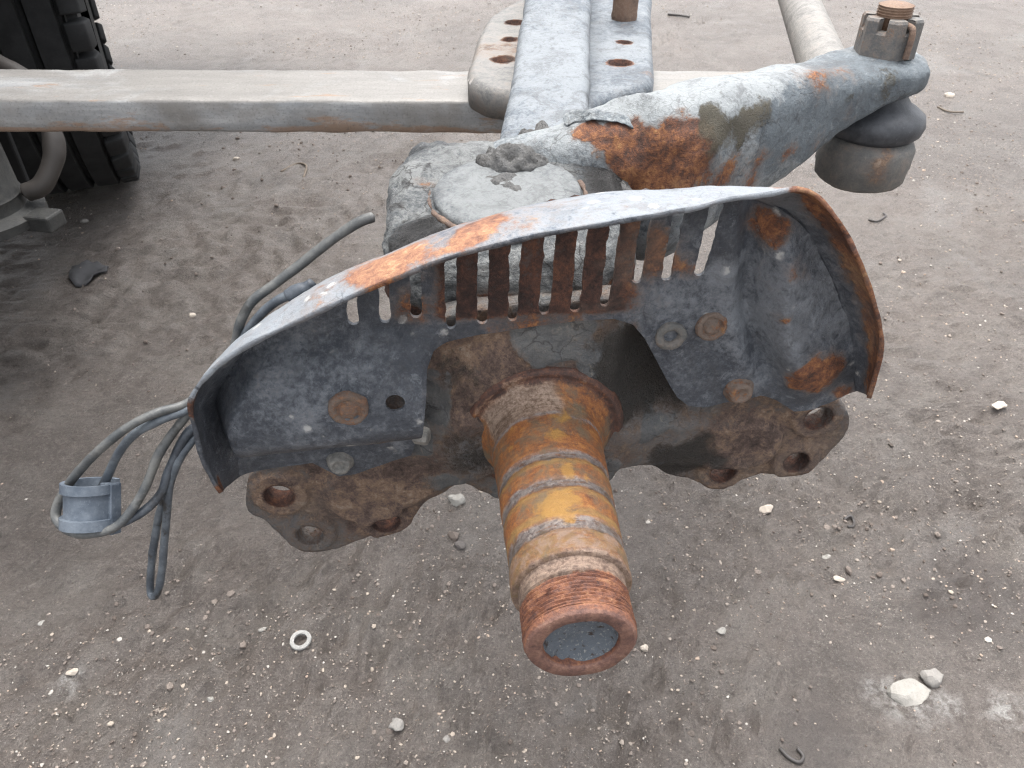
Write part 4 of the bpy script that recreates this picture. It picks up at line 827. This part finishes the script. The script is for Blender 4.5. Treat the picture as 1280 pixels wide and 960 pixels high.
# ------------------------------------------------------------------ cables and the grommet
cables = thing("sensor_cables", "grey sensor cables looped behind the left end of the dust shield", "cable", KP(235, 540, -.01))
def cable(pts, mat, r=.0033, grime=0.0):
    me = tube([KP(x, y, s) for x, y, s in pts], r*.86, 10, 12, "cable"); rough(me, .0003, 90, 2, int(pts[0][0])); attr(me, "grime", np.full(len(me.vertices), grime)); return link("cable", me, mat, cables)
cable([(466, 271, -.03), (446, 279, -.03), (412, 302, -.03), (378, 329, -.028), (342, 356, -.025), (316, 376, -.022), (301, 402, -.02), (291, 440, -.018), (270, 475, -.015), (236, 503, -.008), (196, 516, 0), (160, 534, .005), (125, 562, .008), (96, 592, .006), (76, 622, .008), (70, 646, .014), (84, 663, .024), (112, 668, .03), (148, 656, .028), (178, 616, .016), (200, 565, .004), (232, 521, -.006), (262, 486, -.014), (300, 452, -.02)], m_cable_pale, .0034, .6)
cable([(374, 366, -.012), (350, 374, -.014), (325, 394, -.016), (303, 424, -.018), (285, 458, -.016), (262, 488, -.012), (235, 511, -.006), (200, 525, .0), (168, 543, .0), (148, 567, .0), (136, 592, .002), (124, 618, .004)], m_cable, .0033, .5)
cable([(248, 530, -.01), (232, 545, -.004), (212, 585, .004), (200, 618, .01), (178, 640, .02), (150, 655, .026), (128, 659, .02), (104, 652, .008)], m_cable_dark, .0033, .5)
cable([(252, 536, -.012), (234, 556, -.004), (214, 598, .002), (200, 640, .004), (191, 690, .006), (188, 730, .008), (190, 744, .012), (196, 742, .014), (202, 716, .012), (207, 660, .01), (212, 610, .006), (224, 574, .002), (244, 546, -.006)], m_cable, .0031, .9)
me = tube([KP(x, y, -.012) for x, y in ((360, 371), (372, 365), (384, 361), (392, 357))], .004, 4, 10, "clip"); rough(me, .001, 160, 2, 3); link("cable_tie", me, m_cable_dark, cables)
# the split rubber grommet: spool with two flanges, open on its right side
gc = KP(114, 630, .012); GA = np.array([.03, .56, .82]); GA /= np.linalg.norm(GA)
def grommet():
    a, u, v = basis(GA); prof = [(.0145, .0150), (.0145, .0178), (.0085, .0180), (.0082, .0160), (-.0075, .0160), (-.0078, .0184), (-.0145, .0184), (-.0145, .0150), (.0145, .0150)]
    V = []; Fc = []; n = 44; c0 = math.atan2(np.dot(np.array([.94, .33, 0]), v), np.dot(np.array([.94, .33, 0]), u)); T = np.linspace(c0+.55, c0+2*math.pi-.55, n); m = len(prof)
    for t in T:
        for s_, r in prof: V.append(gc+a*s_+(u*math.cos(t)+v*math.sin(t))*r)
    for i in range(n-1):
        for j in range(m-1): Fc.append((i*m+j, i*m+j+1, (i+1)*m+j+1, (i+1)*m+j))
    Fc.append(tuple(range(m-1))); Fc.append(tuple((n-1)*m+j for j in range(m-1))); return fixn(mesh("grommet", V, Fc))
gr = link("grommet", grommet(), m_grommet, cables); sharp(gr, 35)
Mx = Matrix.Translation(Vector(gc+np.array([.0165, -.004, 0]))) @ Vector(GA).to_track_quat('Z', 'Y').to_matrix().to_4x4()
for lo, hi in (((-.002, -.004, -.0165), (.002, .004, .0165)), ((.0021, -.004, .0105), (.0085, .004, .0165)), ((.0021, -.004, -.0165), (.0085, .004, -.0105))):
    link("clip_jaw", box(lo, hi, .0008, "jaw", Mx @ Matrix.Rotation(-.35, 4, 'Z')), m_grommet, gr, smooth=False)

# ------------------------------------------------------------------ steel bar under the beam
ya, yb = .868, .985
fork = thing("steel_bar", "long flat scoured grey steel bar running under the axle beam", "bar", (-.45, .93, 0))
def bar_mesh():
    st = np.r_[np.linspace(-1.02, -.7, 16), np.linspace(-.69, .36, 220)]; V = []; Fc = []; skew = -.0
    zt, zb, r = .600, .5635, .0035; q = [(ya+r, zt), (yb-r, zt), (yb-r*.3, zt-r*.3), (yb, zt-r), (yb, zb+r), (yb-r, zb), (ya+r, zb), (ya, zb+r), (ya, zb+.012), (ya, zt-.012), (ya, zt-r), (ya+r*.3, zt-r*.3)]
    q = q[:1]+[(ya+r+(yb-ya-2*r)*k/8, zt) for k in range(1, 8)]+q[1:]; L = len(q)
    for x in st:
        for y, z in q: V.append((x, y+(x+.3)*-.010, z))
    for i in range(len(st)-1):
        for k in range(L): k2 = (k+1) % L; Fc.append((i*L+k, i*L+k2, (i+1)*L+k2, (i+1)*L+k))
    Fc.append(tuple(range(L))); Fc.append(tuple((len(st)-1)*L+k for k in range(L))); return fixn(mesh("bar", V, Fc))
me = bar_mesh(); rough(me, .0009, 30, 4, 2); P = co(me); attr(me, "dust", np.clip((P[:, 2]-.597)/.002, 0, 1)*.6+np.clip((.585-P[:, 2])/.02, 0, 1)*.3); attr(me, "rust", np.clip((.582-P[:, 2])/.015, 0, 1))  # dust on top also tones it down against the shaded front
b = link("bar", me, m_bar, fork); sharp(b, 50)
link("post", box((-1.02, .885, -.02), (-.92, .985, .5632), .006, "post"), m_bar, fork, smooth=False)

# ------------------------------------------------------------------ parked truck: tyre, brake chamber, underbody, added shade blockers
TY = math.radians(25); TM = Matrix.Translation(Vector((-1.085, 2.13, 0))) @ Matrix.Rotation(TY, 4, 'Z')       # local -Y is the side towards the camera
truck = thing("parked_truck", "dark parked truck with a black ribbed tyre in its shade at upper left", "truck", (-1.03, 2.12, 0))
def tloc(p): return np.array(TM @ Vector(p))
R = .5
hub = tloc((-.15, 0, R)); ax = np.array((TM.to_3x3() @ Vector((1, 0, 0))))
tp = [(-.15, .30), (-.155, .40), (-.15, .455), (-.14, .485)]
for x0 in (-.135, -.07, -.005, .06): tp += [(x0, .494), (x0+.003, .5), (x0+.05, .5), (x0+.053, .494), (x0+.054, .482), (x0+.063, .482)]
tp += [(.128, .494), (.130, .470), (.150, .455), (.155, .40), (.15, .30)]
me = lathe(tp, hub, ax, 128, "tyre", cap0=False, cap1=False); ty = link("tyre", me, m_tyre, truck); sharp(ty, 40)
rng = random.Random(3)
for k in range(44):                                          # shoulder blocks
    t0 = 2*math.pi*k/44; a_, u, v = basis(ax); V = []
    for dt in (.012, .125):
        for x, r in ((.120, .47), (.120, .503), (.160, .498), (.172, .47), (.160, .44)):
            t = t0+dt*(1+.04*rng.uniform(-1, 1)); rr = r+rng.uniform(-.003, .003); V.append(hub+a_*x+(u*math.cos(t)+v*math.sin(t))*rr)
    Fc = [(0, 1, 2, 3, 4), (9, 8, 7, 6, 5)]+[(i, (i+1) % 5, (i+1) % 5+5, i+5) for i in range(5)]; me = fixn(mesh("lug", V, Fc))
    me = bake(me, lambda o: (lambda m: (setattr(m, "width", .004), setattr(m, "segments", 2)))(o.modifiers.new("b", 'BEVEL')))
    link("tread_block", me, m_tyre, ty)
link("wheel_rim", lathe([(-.12, .30), (-.10, .27), (.05, .26), (.10, .22), (.06, .10), (.06, .0001)], hub, ax, 64, "rim", cap0=False, cap1=False), m_chamber, ty)
ch = ony(-2, 235, 1.22); cc = np.array([ch[0]-.055, 1.22, 0])
me = lathe([(.30, .03), (.30, .100), (.303, .106), (.318, .106), (.322, .098), (.326, .080), (.345, .078), (.348, .080), (.352, .0775), (.42, .074), (.56, .070), (.60, .05)], (cc[0], cc[1], -.02), (0, 0, 1), 64, "chamber"); rough(me, .001, 20, 3, 3)
chm = link("brake_chamber", me, m_chamber, truck); sharp(chm, 45)
lg = onz(64, 250, .30); Mx = Matrix.Translation(Vector((cc[0]+.115, cc[1]-.012, .29))) @ Matrix.Rotation(-.2, 4, 'Z')
link("clamp_lug", box((-.02, -.02, -.014), (.028, .022, .014), .004, "lug", Mx), m_chamber, chm, smooth=False)
me = tube([(cc[0]+.03, cc[1]+.16, .50), (cc[0]+.095, cc[1]+.13, .47), (cc[0]+.125, cc[1]+.09, .415), (cc[0]+.13, cc[1]+.06, .37), (cc[0]+.112, cc[1]+.03, .335), (cc[0]+.085, cc[1]+.02, .325)], .0165, 8, 14, "hose"); rough(me, .0016, 26, 2, 4); link("air_hose", me, m_hose, truck)
link("underbody", box((-3.2, .62, .64), (-.86, 3.3, 2.9), .03, "body"), m_body, truck, smooth=False)  # unseen truck body, made tall to keep sky light off the left ground
link("chassis_rail", box((-1.9, 1.02, .50), (-1.45, 3.2, .645), .01, "rail"), m_body, truck, smooth=False)
link("sky_blocker_slab", box((-3.0, 1.56, .60), (-.84, 3.2, .638), .01, "blocker_slab"), m_body, truck, smooth=False)  # unseen slab added to keep sky light off the tyre
link("sky_blocker_box", box((-2.0, .72, .26), (-1.045, 1.47, .635), .05, "sky_blocker", segs=4), m_body, truck, smooth=False)  # unseen box added to block the sky and darken the left ground
link("shade_panel", box((-1.9, 1.50, .12), (-.99, 1.512, .639), .004, "shade_sheet"), plain("shade_black", lin(26, 26, 27), .85, 0, 12), truck, smooth=False)  # black panel standing in for the deep shade beside the tyre
link("wheel_axle", lathe([(-1.5, .07), (0, .07)], hub, ax, 24, "axle"), m_body, truck)

# ------------------------------------------------------------------ small litter
c = onz(379, 811, 0); c[2] = ground_z(c[None])[0]+.0035
V = []; Fc = []; n = 46; prof = [(.0085, -.0016), (.0132, -.0016), (.0138, 0), (.0132, .0016), (.0085, .0016)]
for i in range(n):
    t = .2+(2*math.pi-.06)*i/(n-1)
    for r, z in prof: V.append((c[0]+r*math.cos(t), c[1]+r*math.sin(t), c[2]+z+.0022*i/n+.12*r*math.sin(t)))
for i in range(n-1):
    for j in range(5): Fc.append((i*5+j, i*5+(j+1) % 5, (i+1)*5+(j+1) % 5, (i+1)*5+j))
Fc += [tuple(range(5)), tuple((n-1)*5+j for j in range(5))]
o = link("washer", fixn(mesh("washer", V, Fc)), m_washer); tag(o, "round split steel washer lying on the earth below the cable loop", "washer"); sharp(o, 40)
def litter(pts, r, mat, name, label, cat):
    Q = []
    for k, (x, y) in enumerate(pts):
        p = onz(x, y, 0); p[2] = ground_z(p[None])[0]+r*.8+.002*math.sin(k*2.1)**2; Q.append(p)
    o = link(name, tube(Q, r, 6, 8, name), mat); tag(o, label, cat)
litter([(974, 938), (984, 950), (997, 956), (1003, 948), (996, 938)], .0022, m_wire, "wire_offcut", "bent dark wire offcut at the bottom right of the spindle", "wire")
litter([(1055, 650), (1063, 646), (1068, 652), (1064, 662), (1058, 664)], .0022, m_wire, "metal_hook", "small curled metal hook on the earth right of the spindle", "hook")
litter([(1172, 134), (1186, 141), (1204, 141)], .003, m_twig, "twig", "curved dry twig behind the ball joint's pale stone", "twig")
litter([(1088, 268), (1098, 272), (1108, 267), (1106, 261)], .0025, m_wire, "wire_curl", "small curl of wire beyond the dust shield's right corner", "wire")
litter([(352, 218), (372, 208), (384, 213), (380, 226)], .003, m_twig, "forked_twig", "thin dry twig on the ground below the steel bar", "twig")
litter([(835, 18), (850, 20), (862, 21)], .005, m_wire, "stick", "short dark stick on the ground beyond the right spring pad", "twig")
p = np.array([onz(x, y, 0) for x, y in ((88, 352), (92, 338), (112, 333), (137, 335), (136, 346), (118, 349), (112, 357), (95, 360))])
me = sheet([q[:2] for q in p], [], .012, lambda P: np.c_[P, ground_z(np.c_[P, np.zeros(len(P))])+.006+.003*fbm(np.c_[P, np.zeros(len(P))], 20, 2, 4)], .003, "scrap"); facing(me, (0, 0, 1))
tag(link("rubber_scrap", me, m_rag), "flat black scrap of rubber on the ground in the truck's shade", "scrap")
